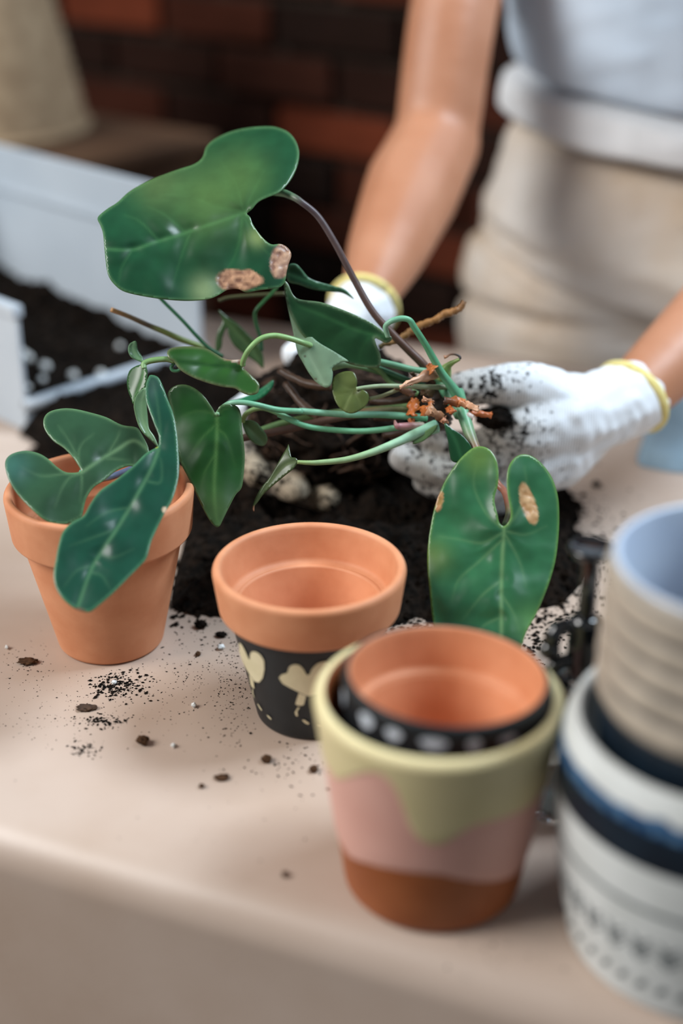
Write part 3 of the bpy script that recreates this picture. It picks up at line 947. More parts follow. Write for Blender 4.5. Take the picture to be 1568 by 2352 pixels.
def leaf(outline, base, midrib, d0, tx=0.0, ty=0.0, fp=0.0, fn=0.0, veins=(), col=(36, 90, 56), vcol=(92, 138, 86), under=(112, 150, 112), spots=(), edge=None,
         bend=0.0, wr=0.7, step=5.0, seed=0, parent=None, name='leaf', mat=None, vein_w=4.5, groove=1.0, gloss=None, tint=None, qf=0.0, qp=0.0):
    out = catmull(outline, 4, True)
    V, F = fill2d(out, step)
    k = d0 / FPX
    mid = catmull(midrib, 6)
    m, side, par = poly_dist(V, mid)
    u0 = mid[0] - mid[min(6, len(mid) - 1)]; u0 = u0 / np.hypot(*u0)
    u1 = mid[-1] - mid[max(-7, -len(mid))]; u1 = u1 / np.hypot(*u1)
    mf, side, _ = poly_dist(V, np.vstack([mid[0] + u0 * 700, mid, mid[-1] + u1 * 300]))
    bx, by = base
    dep = d0 + k * (tx * (V[:, 0] - bx) - ty * (V[:, 1] - by))
    ms = np.sqrt(mf * mf + 36.0) - 6.0
    dep += k * np.where(side > 0, fp, fn) * ms
    dep += k * qf * mf * mf / 100.0
    dep += k * np.where(side > 0, qp, 0.0) * mf * mf / 100.0
    L_ = max(np.hypot(V[:, 0] - bx, V[:, 1] - by).max(), 1)
    dep += k * bend * (np.hypot(V[:, 0] - bx, V[:, 1] - by) / L_) ** 2 * L_
    vein = np.exp(-(m / vein_w) ** 2)
    gr = np.exp(-(m / (vein_w * 3.4)) ** 2)
    quilt = np.zeros(len(V))
    for vl in veins:
        vd, _, vp = poly_dist(V, catmull(vl, 5))
        fade = (1 - 0.75 * vp)
        vein = np.maximum(vein, 0.55 * fade * np.exp(-(vd / (vein_w * 0.75)) ** 2))
        quilt = np.maximum(quilt, fade * np.exp(-(vd / (vein_w * 4.2)) ** 2))
    dep += k * groove * (3.2 * gr + 4.0 * quilt)
    ns = np.array([noise.noise(Vector((x * 0.012 + seed * 7.1, y * 0.012, seed))) for x, y in V])
    nf = np.array([noise.noise(Vector((x * 0.035 + seed * 3.1, y * 0.035, seed + 9))) for x, y in V])
    dep += k * wr * (11.0 * ns + 0.8 * nf)
    ed, _, _ = poly_dist(V, out[::2], True)
    c = np.array(srgb(*col)) * 0.70; vc = np.array(srgb(*vcol)) * 0.80
    cols = c[None, :] * (1 + 0.30 * ns + 0.14 * nf)[:, None]
    cols = cols * (1 - vein[:, None] * 0.75) + vc[None, :] * vein[:, None] * 0.75
    if edge is not None:
        e_ = np.exp(-(ed / 4.0) ** 2)[:, None] * 0.7
        cols = cols * (1 - e_) + np.array(srgb(*edge))[None, :] * e_
    if tint is not None:
        for (sx, sy, ra, cc_, amt) in tint:
            g = (amt * np.exp(-(((V[:, 0] - sx) ** 2 + (V[:, 1] - sy) ** 2) / ra ** 2)))[:, None]
            cols = cols * (1 - g) + np.array(srgb(*cc_))[None, :] * g
    for (sx, sy, ra, rb, ang, c1, c2) in spots:
        ca, sa = math.cos(math.radians(ang)), math.sin(math.radians(ang))
        dx, dy = V[:, 0] - sx, V[:, 1] - sy
        q = np.hypot((dx * ca + dy * sa) / ra, (-dx * sa + dy * ca) / rb) + 0.25 * nf + 0.10 * ns
        g = np.clip((1.12 - q) / 0.18, 0, 1)[:, None]
        nn = np.array([noise.noise(Vector((x * 0.05, y * 0.09, 2.2))) + 0.6 * noise.noise(Vector((x * 0.13, y * 0.10, 5.1))) for x, y in V])
        cc_ = np.array(srgb(*c1))[None, :] + (np.array(srgb(*c2)) - np.array(srgb(*c1)))[None, :] * np.clip(0.5 + nn, 0, 1)[:, None]
        cols = cols * (1 - g) + cc_ * g
        dep += k * 2.6 * g[:, 0] * nn
    P = CAM[None, :] + np.array([ray(x, y) for x, y in V]) * dep[:, None]
    o = mesh_obj(name, P, F, [mat or M_leaf, M_leaf_under], parent or plant)
    # upper side towards the camera
    s_ = sum((Vector(CAM) - p.center).dot(p.normal) * p.area for p in o.data.polygons)
    if s_ < 0: o.data.flip_normals()
    set_col(o, cols)
    md = o.modifiers.new('thickness', 'SOLIDIFY'); md.thickness = 0.0007; md.offset = -1.0
    md.material_offset = 1; md.material_offset_rim = 1
    return o, lambda x, y: None

def stem(pts, radii, cols, parent=None, name='petiole', n=8, seg=8, jitter=0.0, mat=None):
    path = catmull([W(*p) for p in pts], n)
    return tube(name, path, radii, mat or M_stem, parent or plant, seg, [srgb(*c) for c in cols], jitter)

G1, G2, G3, BRN, PUR = (96, 160, 122), (128, 164, 108), (70, 130, 92), (92, 66, 54), (74, 62, 66)

# -- the big top leaf
leaf(z1([(70, 695), (130, 640), (200, 595), (270, 530), (340, 485), (430, 440), (520, 405), (620, 370), (700, 345), (750, 315), (775, 280), (790, 230), (830, 185), (900, 145), (980, 115), (1080, 95), (1200, 87), (1270, 95), (1340, 125), (1385, 175), (1408, 230), (1413, 280), (1400, 350), (1365, 430), (1310, 500), (1265, 535), (1200, 560), (1140, 590), (1095, 640), (1062, 668), (1085, 690), (1100, 730), (1130, 780), (1180, 840), (1230, 875), (1290, 872), (1340, 900), (1362, 945), (1345, 1000), (1330, 1060), (1325, 1100), (1310, 1140), (1270, 1165), (1150, 1180), (1060, 1195), (1000, 1170), (930, 1180), (870, 1215), (800, 1240), (680, 1250), (560, 1245), (400, 1225), (250, 1190), (180, 1140), (140, 1080), (125, 1000), (115, 900), (105, 800), (85, 740)]),
     z1([(1045, 665)])[0], z1([(1050, 665), (900, 715), (750, 765), (600, 815), (450, 860), (300, 910), (115, 905)]), 0.90, tx=0.05, ty=0.45, fp=-0.05, fn=0.30, qp=0.42,
     veins=[z1(v) for v in ([(1045, 660), (1030, 600), (990, 470), (890, 320)], [(1035, 655), (860, 625), (700, 560), (480, 540)], [(1035, 680), (1015, 850), (960, 1000), (860, 1120)], [(690, 785), (630, 950), (560, 1180)], [(650, 790), (520, 680), (400, 620)], [(480, 850), (350, 720), (250, 680)], [(1055, 640), (1100, 540), (1180, 380)], [(1050, 690), (1130, 850), (1250, 980)], [(300, 910), (230, 1030), (210, 1140)])],
     col=(30, 84, 52), vcol=(70, 124, 76), edge=(96, 140, 92),
     spots=[(544, 643, 50, 26, 0, (196, 150, 116), (120, 84, 66)), (646, 597, 22, 42, 8, (200, 160, 130), (128, 92, 76))],
     tint=[(480, 460, 90, (92, 118, 60), 0.55), (560, 400, 60, (84, 112, 56), 0.5), (360, 420, 60, (96, 118, 66), 0.5), (470, 665, 34, (150, 168, 120), 0.6), (590, 545, 22, (132, 150, 92), 0.8)], seed=1, wr=1.0, groove=1.8, step=4.5)
stem([(560, 484, 0.906), (585, 455, 0.925), (618, 441, 0.932), (648, 443, 0.922), (668, 450, 0.914), (690, 463, 0.91), (730, 497, 0.912), (770, 560, 0.915), (812, 640, 0.92), (855, 715, 0.922), (900, 766, 0.925), (940, 806, 0.928), (972, 838, 0.93), (1000, 880, 0.935)],
     [0.0026, 0.0026, 0.0021, 0.0022, 0.0026, 0.0032], [G2, (110, 160, 110), PUR, (84, 66, 62), BRN, BRN])

# -- leaf lying over the left pot
leaf(z4([(893, 662), (885, 610), (895, 560), (890, 490), (850, 410), (820, 370), (730, 355), (640, 310), (540, 280), (440, 258), (360, 258), (290, 280), (260, 325), (270, 385), (320, 450), (380, 490), (430, 540), (465, 590), (482, 634), (400, 640), (340, 605), (290, 560), (230, 525), (150, 510), (80, 525), (40, 555), (30, 600), (50, 680), (90, 750), (140, 810), (200, 870), (260, 920), (320, 945), (390, 950), (440, 935), (490, 905), (503, 850), (520, 790), (560, 730), (620, 690), (680, 640), (730, 612), (790, 600), (840, 620), (870, 650)]),
     z4([(487, 640)])[0], z4([(487, 642), (600, 565), (700, 505), (800, 450), (885, 500)]), 0.858, tx=0.05, ty=0.62, fp=0.25, fn=-0.05,
     veins=[z4(v) for v in ([(480, 630), (470, 540), (490, 470), (560, 410)], [(480, 650), (420, 670), (370, 740), (330, 850)], [(470, 640), (370, 650), (240, 660), (120, 600)], [(490, 660), (490, 730), (480, 820)], [(620, 555), (700, 560), (780, 570)], [(475, 600), (430, 480), (350, 360)], [(640, 540), (700, 440), (720, 390)])],
     col=(52, 88, 60), vcol=(110, 146, 104), edge=(104, 140, 96), seed=2, wr=0.9, step=4.5, groove=1.2, tint=[(30, 1070, 40, (70, 120, 110), 0.5)])
stem([(188, 1085, 0.862), (215, 1098, 0.878), (250, 1096, 0.895), (300, 1078, 0.90), (345, 1050, 0.905), (420, 1025, 0.915), (490, 1018, 0.92), (556, 1006, 0.925), (640, 990, 0.925), (720, 972, 0.925), (800, 955, 0.926), (880, 945, 0.928), (945, 938, 0.93)],
     [0.0022, 0.0022, 0.0024, 0.0026, 0.0026], [(96, 170, 150), (110, 120, 150), PUR, BRN, BRN, (120, 120, 76)])

# -- long dark leaf drooping over the pot's rim
leaf(z4([(905, 55), (950, 70), (980, 130), (1010, 210), (1040, 290), (1060, 400), (1070, 520), (1075, 620), (1060, 720), (1030, 810), (990, 880), (940, 980), (905, 1060), (880, 1150), (840, 1200), (760, 1280), (680, 1360), (600, 1430), (540, 1475), (490, 1470), (440, 1450), (380, 1400), (335, 1330), (322, 1250), (335, 1160), (350, 1080), (375, 1000), (430, 940), (500, 900), (540, 830), (600, 750), (700, 680), (800, 600), (870, 530), (930, 495), (950, 480), (952, 420), (930, 360), (900, 280), (875, 200), (875, 120), (890, 70)]),
     z4([(948, 510)])[0], z4([(950, 505), (915, 600), (870, 690), (780, 850), (700, 980), (600, 1130), (540, 1240), (470, 1440)]), 0.850, tx=-0.05, ty=0.62, fp=-0.22, fn=0.12, bend=0.04,
     veins=[z4(v) for v in ([(950, 500), (960, 380), (940, 200), (915, 90)], [(870, 690), (960, 700), (970, 600), (955, 540)], [(780, 850), (640, 880), (520, 960)], [(700, 980), (560, 1030), (420, 1080)], [(600, 1130), (680, 1150), (800, 1100)], [(560, 1200), (460, 1230), (380, 1330)], [(540, 1240), (610, 1260), (660, 1340)])],
     col=(24, 78, 58), vcol=(84, 130, 92), edge=(88, 140, 100), seed=3, wr=0.8, step=4.5, groove=0.9, spots=[(182, 1402, 14, 6, 10, (110, 84, 60), (70, 56, 44)), (378, 1172, 5, 7, 0, (214, 190, 160), (190, 160, 130))])
stem([(363, 1033, 0.853), (352, 1050, 0.870), (365, 1062, 0.90), (420, 1050, 0.92), (520, 1020, 0.935), (640, 975, 0.945), (760, 950, 0.945), (880, 940, 0.94), (960, 935, 0.935)], [0.002, 0.0023, 0.0024, 0.0026], [(120, 140, 60), G2, (88, 112, 66), (110, 130, 84)])

# -- small young leaves above it
leaf(z2([(270, 618), (215, 635), (175, 670), (160, 740), (170, 810), (190, 860), (210, 905), (245, 830), (290, 780), (305, 700), (300, 640)]), z2([(285, 622)])[0], z2([(285, 622), (270, 720), (230, 830), (210, 900)]), 0.895, fp=0.8, fn=-0.5, ty=0.2, col=(62, 104, 56), vcol=(96, 138, 82), seed=4, step=4, wr=0.4, vein_w=3)
leaf(z2([(296, 782), (240, 830), (215, 900), (220, 960), (245, 1050), (280, 1110), (330, 1160), (388, 1218), (362, 1140), (322, 1080), (312, 1000), (305, 930), (300, 850)]), z2([(296, 784)])[0], z2([(296, 784), (262, 900), (280, 1050), (385, 1214)]), 0.886, fp=-0.7, fn=0.7, ty=0.1, col=(116, 152, 108), vcol=(140, 174, 130), seed=5, step=4, wr=0.4, vein_w=3)
leaf(z2([(210, 450), (180, 475), (172, 515), (190, 560), (230, 585), (288, 606), (270, 560), (240, 510), (232, 455)]), z2([(286, 604)])[0], z2([(284, 602), (230, 560), (200, 500), (212, 455)]), 0.90, fp=0.6, fn=-0.6, col=(112, 156, 112), vcol=(140, 180, 136), seed=6, step=4, wr=0.3, vein_w=3)
# -- curved green leaf with a folded ear
leaf(z2([(450, 530), (480, 500), (560, 488), (660, 490), (740, 505), (800, 540), (860, 575), (930, 585), (985, 580), (1005, 600), (1000, 640), (1060, 700), (1110, 750), (1115, 780), (1100, 825), (1040, 838), (980, 815), (940, 790), (860, 780), (760, 755), (660, 720), (580, 680), (530, 640), (500, 600), (465, 575)]),
     z2([(995, 628)])[0], z2([(1000, 632), (800, 626), (650, 608), (500, 592)]), 0.90, tx=0.1, ty=-0.1, fp=0.9, fn=-0.35, veins=[z2(v) for v in ([(990, 640), (950, 700), (935, 790)], [(850, 630), (800, 690), (740, 740)], [(700, 615), (660, 670), (620, 700)])],
     col=(50, 98, 40), vcol=(36, 80, 38), edge=(120, 126, 90), spots=[(538, 825, 34, 7, 18, (206, 190, 170), (130, 90, 66))], seed=7, step=5, wr=0.5, vein_w=3.5)
stem([tuple(z2([(500, 594)])[0]) + (0.90,), tuple(z2([(440, 580)])[0]) + (0.899,), tuple(z2([(340, 590)])[0]) + (0.898,), tuple(z2([(285, 612)])[0]) + (0.897,), tuple(z2([(285, 650)])[0]) + (0.896,)], [0.0018, 0.0020, 0.0018], [G2, (120, 156, 96), G2])
stem([p + (0.902,) for p in z2([(505, 600), (480, 635), (490, 660), (520, 665), (545, 655)])], [0.0011], [G3, G3])
stem([p + (d,) for p, d in zip(z2([(995, 625), (1000, 585), (1040, 510), (1120, 435), (1220, 410), (1330, 430), (1430, 462), (1510, 490), (1700, 560), (1950, 640)]), (0.9, 0.898, 0.895, 0.895, 0.898, 0.90, 0.903, 0.91, 0.92, 0.928))] + [(900, 880, 0.93), (960, 905, 0.93)], [0.0017, 0.0018, 0.0018, 0.0019], [(120, 156, 96), (134, 172, 108), G2, G2])

# -- middle folded leaf: dark upper half and pale underside half
lf, _ = leaf(z3([(30, 118), (55, 135), (85, 200), (130, 230), (250, 245), (370, 285), (480, 330), (560, 370), (600, 400), (640, 430), (678, 455), (670, 480), (640, 490), (600, 470), (575, 460), (585, 500), (610, 560), (612, 610), (600, 635), (540, 640), (450, 625), (370, 595), (280, 550), (200, 500), (130, 430), (80, 340), (50, 260), (35, 190)]),
     z3([(655, 462)])[0], z3([(650, 455), (560, 440), (430, 400), (250, 320), (110, 260), (40, 150)]), 0.905, tx=0.05, ty=0.15, fp=-0.15, fn=0.35, veins=[z3(v) for v in ([(560, 440), (500, 520), (480, 610)], [(430, 400), (350, 450), (300, 540)], [(430, 400), (380, 330), (340, 285)])],
     col=(34, 78, 42), vcol=(46, 92, 50), edge=(116, 140, 104), seed=8, step=5, wr=0.7, tint=[(650, 640, 26, (130, 150, 110), 0.7)])
leaf(z3([(33, 150), (45, 240), (60, 310), (85, 420), (110, 540), (140, 600), (180, 670), (220, 720), (260, 750), (290, 758), (315, 735), (325, 670), (320, 640), (380, 605), (420, 600), (330, 540), (230, 480), (150, 400), (95, 310), (60, 230)]),
     z3([(40, 180)])[0], z3([(40, 170), (90, 380), (180, 560), (270, 740)]), 0.910, tx=-0.15, ty=0.05, fp=0.1, fn=0.2, col=(132, 164, 130), vcol=(150, 180, 146), seed=9, step=5, wr=0.4, parent=lf, name='leaf_fold', mat=M_leaf_under, spots=[(700, 820, 3, 4, 0, (60, 50, 40), (90, 80, 60)), (727, 872, 3, 3, 0, (60, 50, 40), (90, 80, 60))])
stem([p + (d,) for p, d in zip(z3([(655, 455), (640, 395), (665, 365), (700, 350), (745, 343), (785, 355), (812, 395), (880, 500), (925, 580), (970, 660), (1020, 730), (1062, 790), (1085, 860)]), (0.903, 0.90, 0.898, 0.897, 0.897, 0.898, 0.90, 0.905, 0.908, 0.912, 0.916, 0.92, 0.925))], [0.0016, 0.0019, 0.0020, 0.0022, 0.0028, 0.0042], [(130, 170, 140), (120, 176, 146), G1, G3, G1, G1])
# -- slim leaf peeping from behind the big one
leaf(z3([(55, 30), (80, 15), (110, 22), (140, 55), (180, 100), (240, 125), (330, 150), (400, 172), (452, 228), (380, 190), (300, 183), (200, 168), (120, 140), (60, 125), (45, 80)]), z3([(45, 70)])[0], z3([(45, 70), (150, 110), (300, 168), (450, 226)]), 0.93, tx=0.2, fp=0.6, fn=-0.4, col=(40, 92, 56), vcol=(60, 112, 70), seed=10, step=4.5, wr=0.4, edge=(110, 156, 120))
# -- big heart leaf hanging left of the middle
leaf(z2([(455, 830), (480, 790), (530, 765), (590, 765), (650, 790), (710, 840), (760, 910), (795, 965), (808, 978), (820, 930), (860, 905), (920, 905), (965, 930), (985, 990), (990, 1080), (1005, 1200), (1010, 1300), (1000, 1430), (985, 1510), (945, 1555), (900, 1640), (860, 1720), (822, 1788), (780, 1770), (730, 1700), (690, 1620), (650, 1530), (600, 1430), (545, 1320), (510, 1180), (490, 1000), (470, 900)]),
     z2([(808, 980)])[0], z2([(808, 980), (810, 1100), (800, 1300), (790, 1500), (800, 1680), (820, 1780)]), 0.895, tx=0.05, ty=0.12, fp=0.28, fn=0.30, bend=-0.1, veins=[z2(v) for v in ([(805, 985), (740, 960), (640, 960), (560, 990)], [(805, 1050), (700, 1150), (600, 1300)], [(803, 1250), (720, 1400), (690, 1540)], [(812, 1080), (880, 1150), (940, 1350)], [(810, 980), (860, 940), (920, 930)])],
     col=(34, 84, 34), vcol=(84, 126, 66), edge=(96, 120, 80), seed=11, step=5, wr=0.6, tint=[(497, 1180, 60, (72, 92, 52), 0.6)])
stem([p + (d,) for p, d in zip(z2([(808, 982), (835, 945), (870, 915), (915, 895), (1000, 892), (1100, 910), (1250, 945), (1400, 955)]), (0.897, 0.902, 0.903, 0.90, 0.899, 0.90, 0.905, 0.908))] + [p + (d,) for p, d in zip(z3([(150, 900), (400, 920), (600, 920), (760, 930), (890, 940)]), (0.91, 0.915, 0.918, 0.92, 0.922))], [0.0016, 0.0018, 0.0020, 0.0021, 0.0026], [(120, 160, 120), (124, 176, 146), G1, (128, 180, 150), G1])
# -- tiny leaf beside it
leaf(z2([(992, 1035), (1040, 1020), (1090, 1035), (1130, 1080), (1165, 1130), (1168, 1175), (1140, 1205), (1080, 1190), (1030, 1140), (1005, 1090)]), z2([(994, 1036)])[0], z2([(994, 1036), (1060, 1100), (1150, 1195)]), 0.915, fp=0.4, fn=-0.4, col=(110, 146, 100), vcol=(130, 164, 116), seed=12, step=4, wr=0.4, vein_w=3)
stem([p + (d,) for p, d in zip(z2([(996, 1036), (1000, 1005), (1025, 968), (1080, 940), (1150, 935), (1250, 970), (1400, 1040)]), (0.914, 0.913, 0.911, 0.91, 0.91, 0.911, 0.912))] + [p + (d,) for p, d in zip(z3([(0, 920), (150, 985), (300, 1010), (500, 1020), (700, 1000), (850, 975)]), (0.912, 0.912, 0.914, 0.916, 0.918, 0.921))], [0.0015, 0.0017, 0.0018, 0.0020], [(128, 150, 84), (134, 164, 104), G1, G1, (120, 170, 130)])
# -- small olive heart leaf
leaf(z3([(425, 660), (380, 665), (335, 690), (318, 740), (325, 800), (350, 860), (390, 900), (430, 913), (470, 905), (520, 870), (540, 830), (535, 790), (500, 770), (468, 766), (470, 715), (455, 672)]), z3([(466, 766)])[0], z3([(466, 766), (430, 810), (390, 900)]), 0.905, ty=0.1, fp=0.15, fn=0.15, veins=[z3(v) for v in ([(455, 775), (400, 760), (350, 720)], [(450, 790), (480, 830), (490, 870)], [(450, 785), (390, 800), (345, 810)])], col=(98, 112, 58), vcol=(126, 138, 84), seed=13, step=4, wr=0.4, vein_w=3)
stem([p + (d,) for p, d in zip(z3([(466, 766), (520, 757), (620, 748), (760, 750), (900, 755), (1010, 755)]), (0.906, 0.907, 0.909, 0.912, 0.917, 0.924))], [0.0013, 0.0015, 0.0020], [(140, 160, 124), (150, 168, 136), (124, 130, 100)])
stem([p + (d,) for p, d in zip(z3([(540, 825), (620, 808), (720, 770), (800, 752)]), (0.912, 0.914, 0.918, 0.922))], [0.0013, 0.0014], [(128, 134, 96), (130, 124, 92)])
# -- folded leaf hanging over the middle
leaf(z5b([(460, 303), (470, 350), (478, 380), (500, 382), (515, 400), (505, 425), (470, 460), (420, 500), (360, 550), (310, 600), (278, 645), (262, 665), (262, 697), (250, 676), (265, 625), (300, 560), (350, 500), (390, 430), (430, 360), (455, 320)]), z5b([(512, 405)])[0], z5b([(512, 405), (440, 430), (350, 530), (258, 680)]), 0.893, fp=0.5, fn=-0.3, tx=-0.2, col=(84, 102, 60), vcol=(110, 126, 84), seed=14, step=4, wr=0.4, vein_w=3, spots=[(582, 1170, 4, 8, 0, (170, 120, 90), (120, 80, 60))])
stem([p + (d,) for p, d in zip(z5b([(512, 408), (580, 412), (650, 410), (800, 393), (950, 350), (1100, 290), (1200, 245), (1320, 200)]), (0.893, 0.894, 0.896, 0.90, 0.905, 0.911, 0.915, 0.92))], [0.0013, 0.0018, 0.0022, 0.0030, 0.0046], [(136, 160, 100), (136, 164, 112), (140, 170, 124), (150, 190, 160), (130, 180, 150)])
# -- big leaf reaching forward at the right
leaf(z6([(370, 168), (320, 180), (260, 230), (210, 290), (160, 370), (125, 450), (95, 540), (75, 640), (58, 760), (55, 880), (65, 1000), (80, 1150), (100, 1270), (140, 1380), (220, 1480), (330, 1550), (450, 1590), (530, 1530), (575, 1450), (602, 1390), (640, 1270), (700, 1160), (760, 1020), (805, 880), (825, 760), (835, 620), (830, 480), (800, 370), (750, 290), (690, 235), (630, 215), (580, 230), (540, 280), (525, 350), (530, 450), (550, 550), (545, 600), (510, 642), (480, 620), (465, 560), (450, 480), (470, 400), (475, 320), (460, 240), (420, 185)]),
     z6([(510, 645)])[0], z6([(510, 645), (500, 800), (492, 1000), (490, 1370), (455, 1580)]), 0.845, tx=0.0, ty=0.22, fp=0.22, fn=0.26, bend=-0.05,
     veins=[z6(v) for v in ([(505, 660), (400, 560), (330, 400), (350, 250)], [(500, 680), (380, 740), (250, 720), (120, 700)], [(500, 720), (360, 850), (240, 960), (200, 1080)], [(495, 960), (380, 1050), (260, 1200)], [(490, 1180), (390, 1230), (310, 1330)], [(515, 660), (590, 560), (640, 420), (630, 290)], [(515, 690), (600, 850), (640, 1000)], [(515, 670), (640, 690), (760, 640)], [(495, 1050), (560, 1150), (600, 1260)])],
     col=(52, 112, 72), vcol=(118, 156, 104), edge=(110, 148, 70), seed=15, step=4.5, wr=1.2, groove=1.5,
     spots=[(1214, 1158, 17, 46, -16, (206, 168, 124), (168, 124, 80)), (1009, 1150, 8, 22, 10, (196, 140, 100), (150, 120, 70))], tint=[(990, 1280, 40, (110, 132, 60), 0.5), (1100, 1050, 40, (110, 140, 66), 0.6), (1230, 1430, 50, (96, 138, 70), 0.5)])
stem([(1050, 900, 0.928), (1062, 945, 0.92), (1080, 1000, 0.912), (1100, 1045, 0.905), (1140, 1108, 0.895), (1160, 1132, 0.888), (1168, 1175, 0.872), (1158, 1210, 0.852)], [0.0045, 0.0042, 0.0030, 0.0024, 0.0022, 0.0020], [G1, (104, 160, 120), (128, 90, 70), (132, 84, 66), (132, 84, 66), G2])
leaf(z6([(155, 30), (200, 62), (270, 112), (320, 185), (300, 260), (205, 260), (185, 200), (175, 130)]), z6([(158, 33)])[0], z6([(158, 33), (220, 130), (260, 250)]), 0.905, fp=0.3, fn=-0.2, col=(28, 78, 44), vcol=(46, 96, 58), seed=16, step=4.5, wr=0.4)

# -- thin stems and dull leaves behind
stem([p + (d,) for p, d in zip(z2([(330, 60), (410, 150), (560, 300), (660, 410), (745, 495), (850, 560)]), (0.935, 0.94, 0.945, 0.95, 0.955, 0.96))], [0.0012, 0.0014], [(52, 116, 78), (40, 92, 60)])
stem([p + (d,) for p, d in zip(z2([(48, 222), (150, 262), (250, 305), (330, 342), (420, 378), (560, 440), (700, 492), (800, 540)]), (0.935, 0.94, 0.945, 0.948, 0.95, 0.955, 0.96, 0.965))], [0.0016, 0.0017, 0.0020, 0.0022], [(196, 150, 100), (120, 100, 70), (70, 58, 46), (110, 124, 66), (116, 136, 74), (96, 116, 62)])
stem([p + (d,) for p, d in zip(z2([(1240, 60), (1200, 110), (1150, 160), (1100, 215), (1082, 260), (1090, 330), (1120, 420), (1130, 520)]), (0.96, 0.96, 0.96, 0.96, 0.962, 0.965, 0.968, 0.97))], [0.0012, 0.0015], [(60, 112, 60), (32, 70, 44)])
stem([p + (0.975,) for p in z2([(820, 160), (900, 135), (1050, 122), (1200, 112), (1300, 108)])], [0.0013], [(66, 66, 40), (80, 80, 50)])
leaf(z2([(820, 225), (880, 275), (960, 330), (1050, 420), (1110, 480), (1140, 560), (1142, 650), (1090, 600), (1000, 540), (930, 480), (890, 400), (880, 350), (850, 420), (840, 500), (805, 530), (798, 470), (815, 375), (850, 305)]), z2([(870, 300)])[0], z2([(870, 300), (960, 400), (1060, 510), (1140, 640)]), 0.985, fp=0.2, fn=-0.3, tx=0.1, col=(66, 92, 54), vcol=(84, 108, 66), seed=17, step=5, wr=0.4)
leaf(z2([(1215, 730), (1150, 775), (1060, 830), (950, 870), (890, 890), (960, 905), (1060, 890), (1140, 850), (1200, 790)]), z2([(1210, 735)])[0], z2([(1210, 735), (1080, 850), (900, 890)]), 0.945, fp=0.4, fn=-0.3, col=(44, 128, 84), vcol=(60, 140, 100), seed=18, step=5, wr=0.3)
tw = stem([p + (d,) for p, d in zip(z3([(600, 515), (640, 495), (680, 488), (750, 450), (800, 415), (850, 385), (950, 345), (1000, 315), (1060, 298), (1095, 275), (1112, 240)]), (0.945,) * 11)], [0.0013, 0.0020, 0.0026, 0.0024, 0.0026, 0.0018], [(96, 88, 56), (150, 110, 66), (160, 112, 64), (150, 104, 60), (120, 84, 50)], name='dried_twig', jitter=0.25)
# stems gathered at the crown
stem([p + (d,) for p, d in zip(z3([(590, 600), (700, 625), (800, 650), (900, 670), (1000, 740)]), (0.925, 0.925, 0.926, 0.928, 0.93))], [0.0022, 0.0024], [(120, 172, 134), (96, 150, 110)])
stem([p + (d,) for p, d in zip(z3([(590, 640), (680, 675), (770, 712), (880, 750)]), (0.93, 0.93, 0.932, 0.934))], [0.0019], [(74, 130, 96), (80, 130, 96)])
stem([p + (d,) for p, d in zip(z3([(315, 635), (380, 622), (440, 622), (560, 650), (760, 720)]), (0.916, 0.917, 0.92, 0.93, 0.936))], [0.0028, 0.0022, 0.0018], [(150, 176, 130), (140, 172, 124), G3])
stem([p + (d,) for p, d in zip(z3([(500, 902), (600, 890), (700, 882), (790, 876)]), (0.935, 0.932, 0.93, 0.93))], [0.0018, 0.0030], [(140, 96, 66), (96, 116, 70), (92, 112, 66)])
stem([p + (d,) for p, d in zip(z3([(985, 690), (1000, 655), (1020, 625), (1050, 605), (1085, 588)]), (0.925, 0.92, 0.917, 0.915, 0.913))], [0.0055, 0.0042, 0.0022, 0.0014, 0.001], [(120, 150, 90), (128, 150, 80), (140, 158, 92)])
stem([p + (0.913,) for p in z3([(1087, 588), (1085, 572), (1060, 560), (1030, 560), (1008, 572), (992, 576)])], [0.0010, 0.0007, 0.0006, 0.0013], [(24, 22, 20), (60, 50, 44), (130, 96, 76), (190, 130, 90)], name='dried_tip')
stem([p + (d,) for p, d in zip(z3([(695, 955), (706, 985), (730, 992), (800, 990), (865, 988)]), (0.914, 0.913, 0.914, 0.916, 0.92))], [0.0006, 0.0022, 0.0026, 0.0026], [(150, 110, 100), (150, 100, 104), (170, 120, 120), (150, 140, 120)], name='bud_sheath')
# thick rhizome
stem([(1005, 860, 0.935), (1030, 895, 0.93), (1050, 925, 0.926), (1060, 955, 0.922)], [0.004, 0.0062, 0.0064, 0.005], [G3, G1, (96, 150, 118), (90, 140, 104)], name='rhizome', seg=12)
stem([(960, 880, 0.945), (985, 905, 0.942), (1005, 940, 0.938), (1010, 985, 0.935)], [0.006, 0.011, 0.012, 0.006], [(58, 44, 34), (52, 40, 32), (66, 50, 38)], name='rhizome_base', seg=14, jitter=0.22)

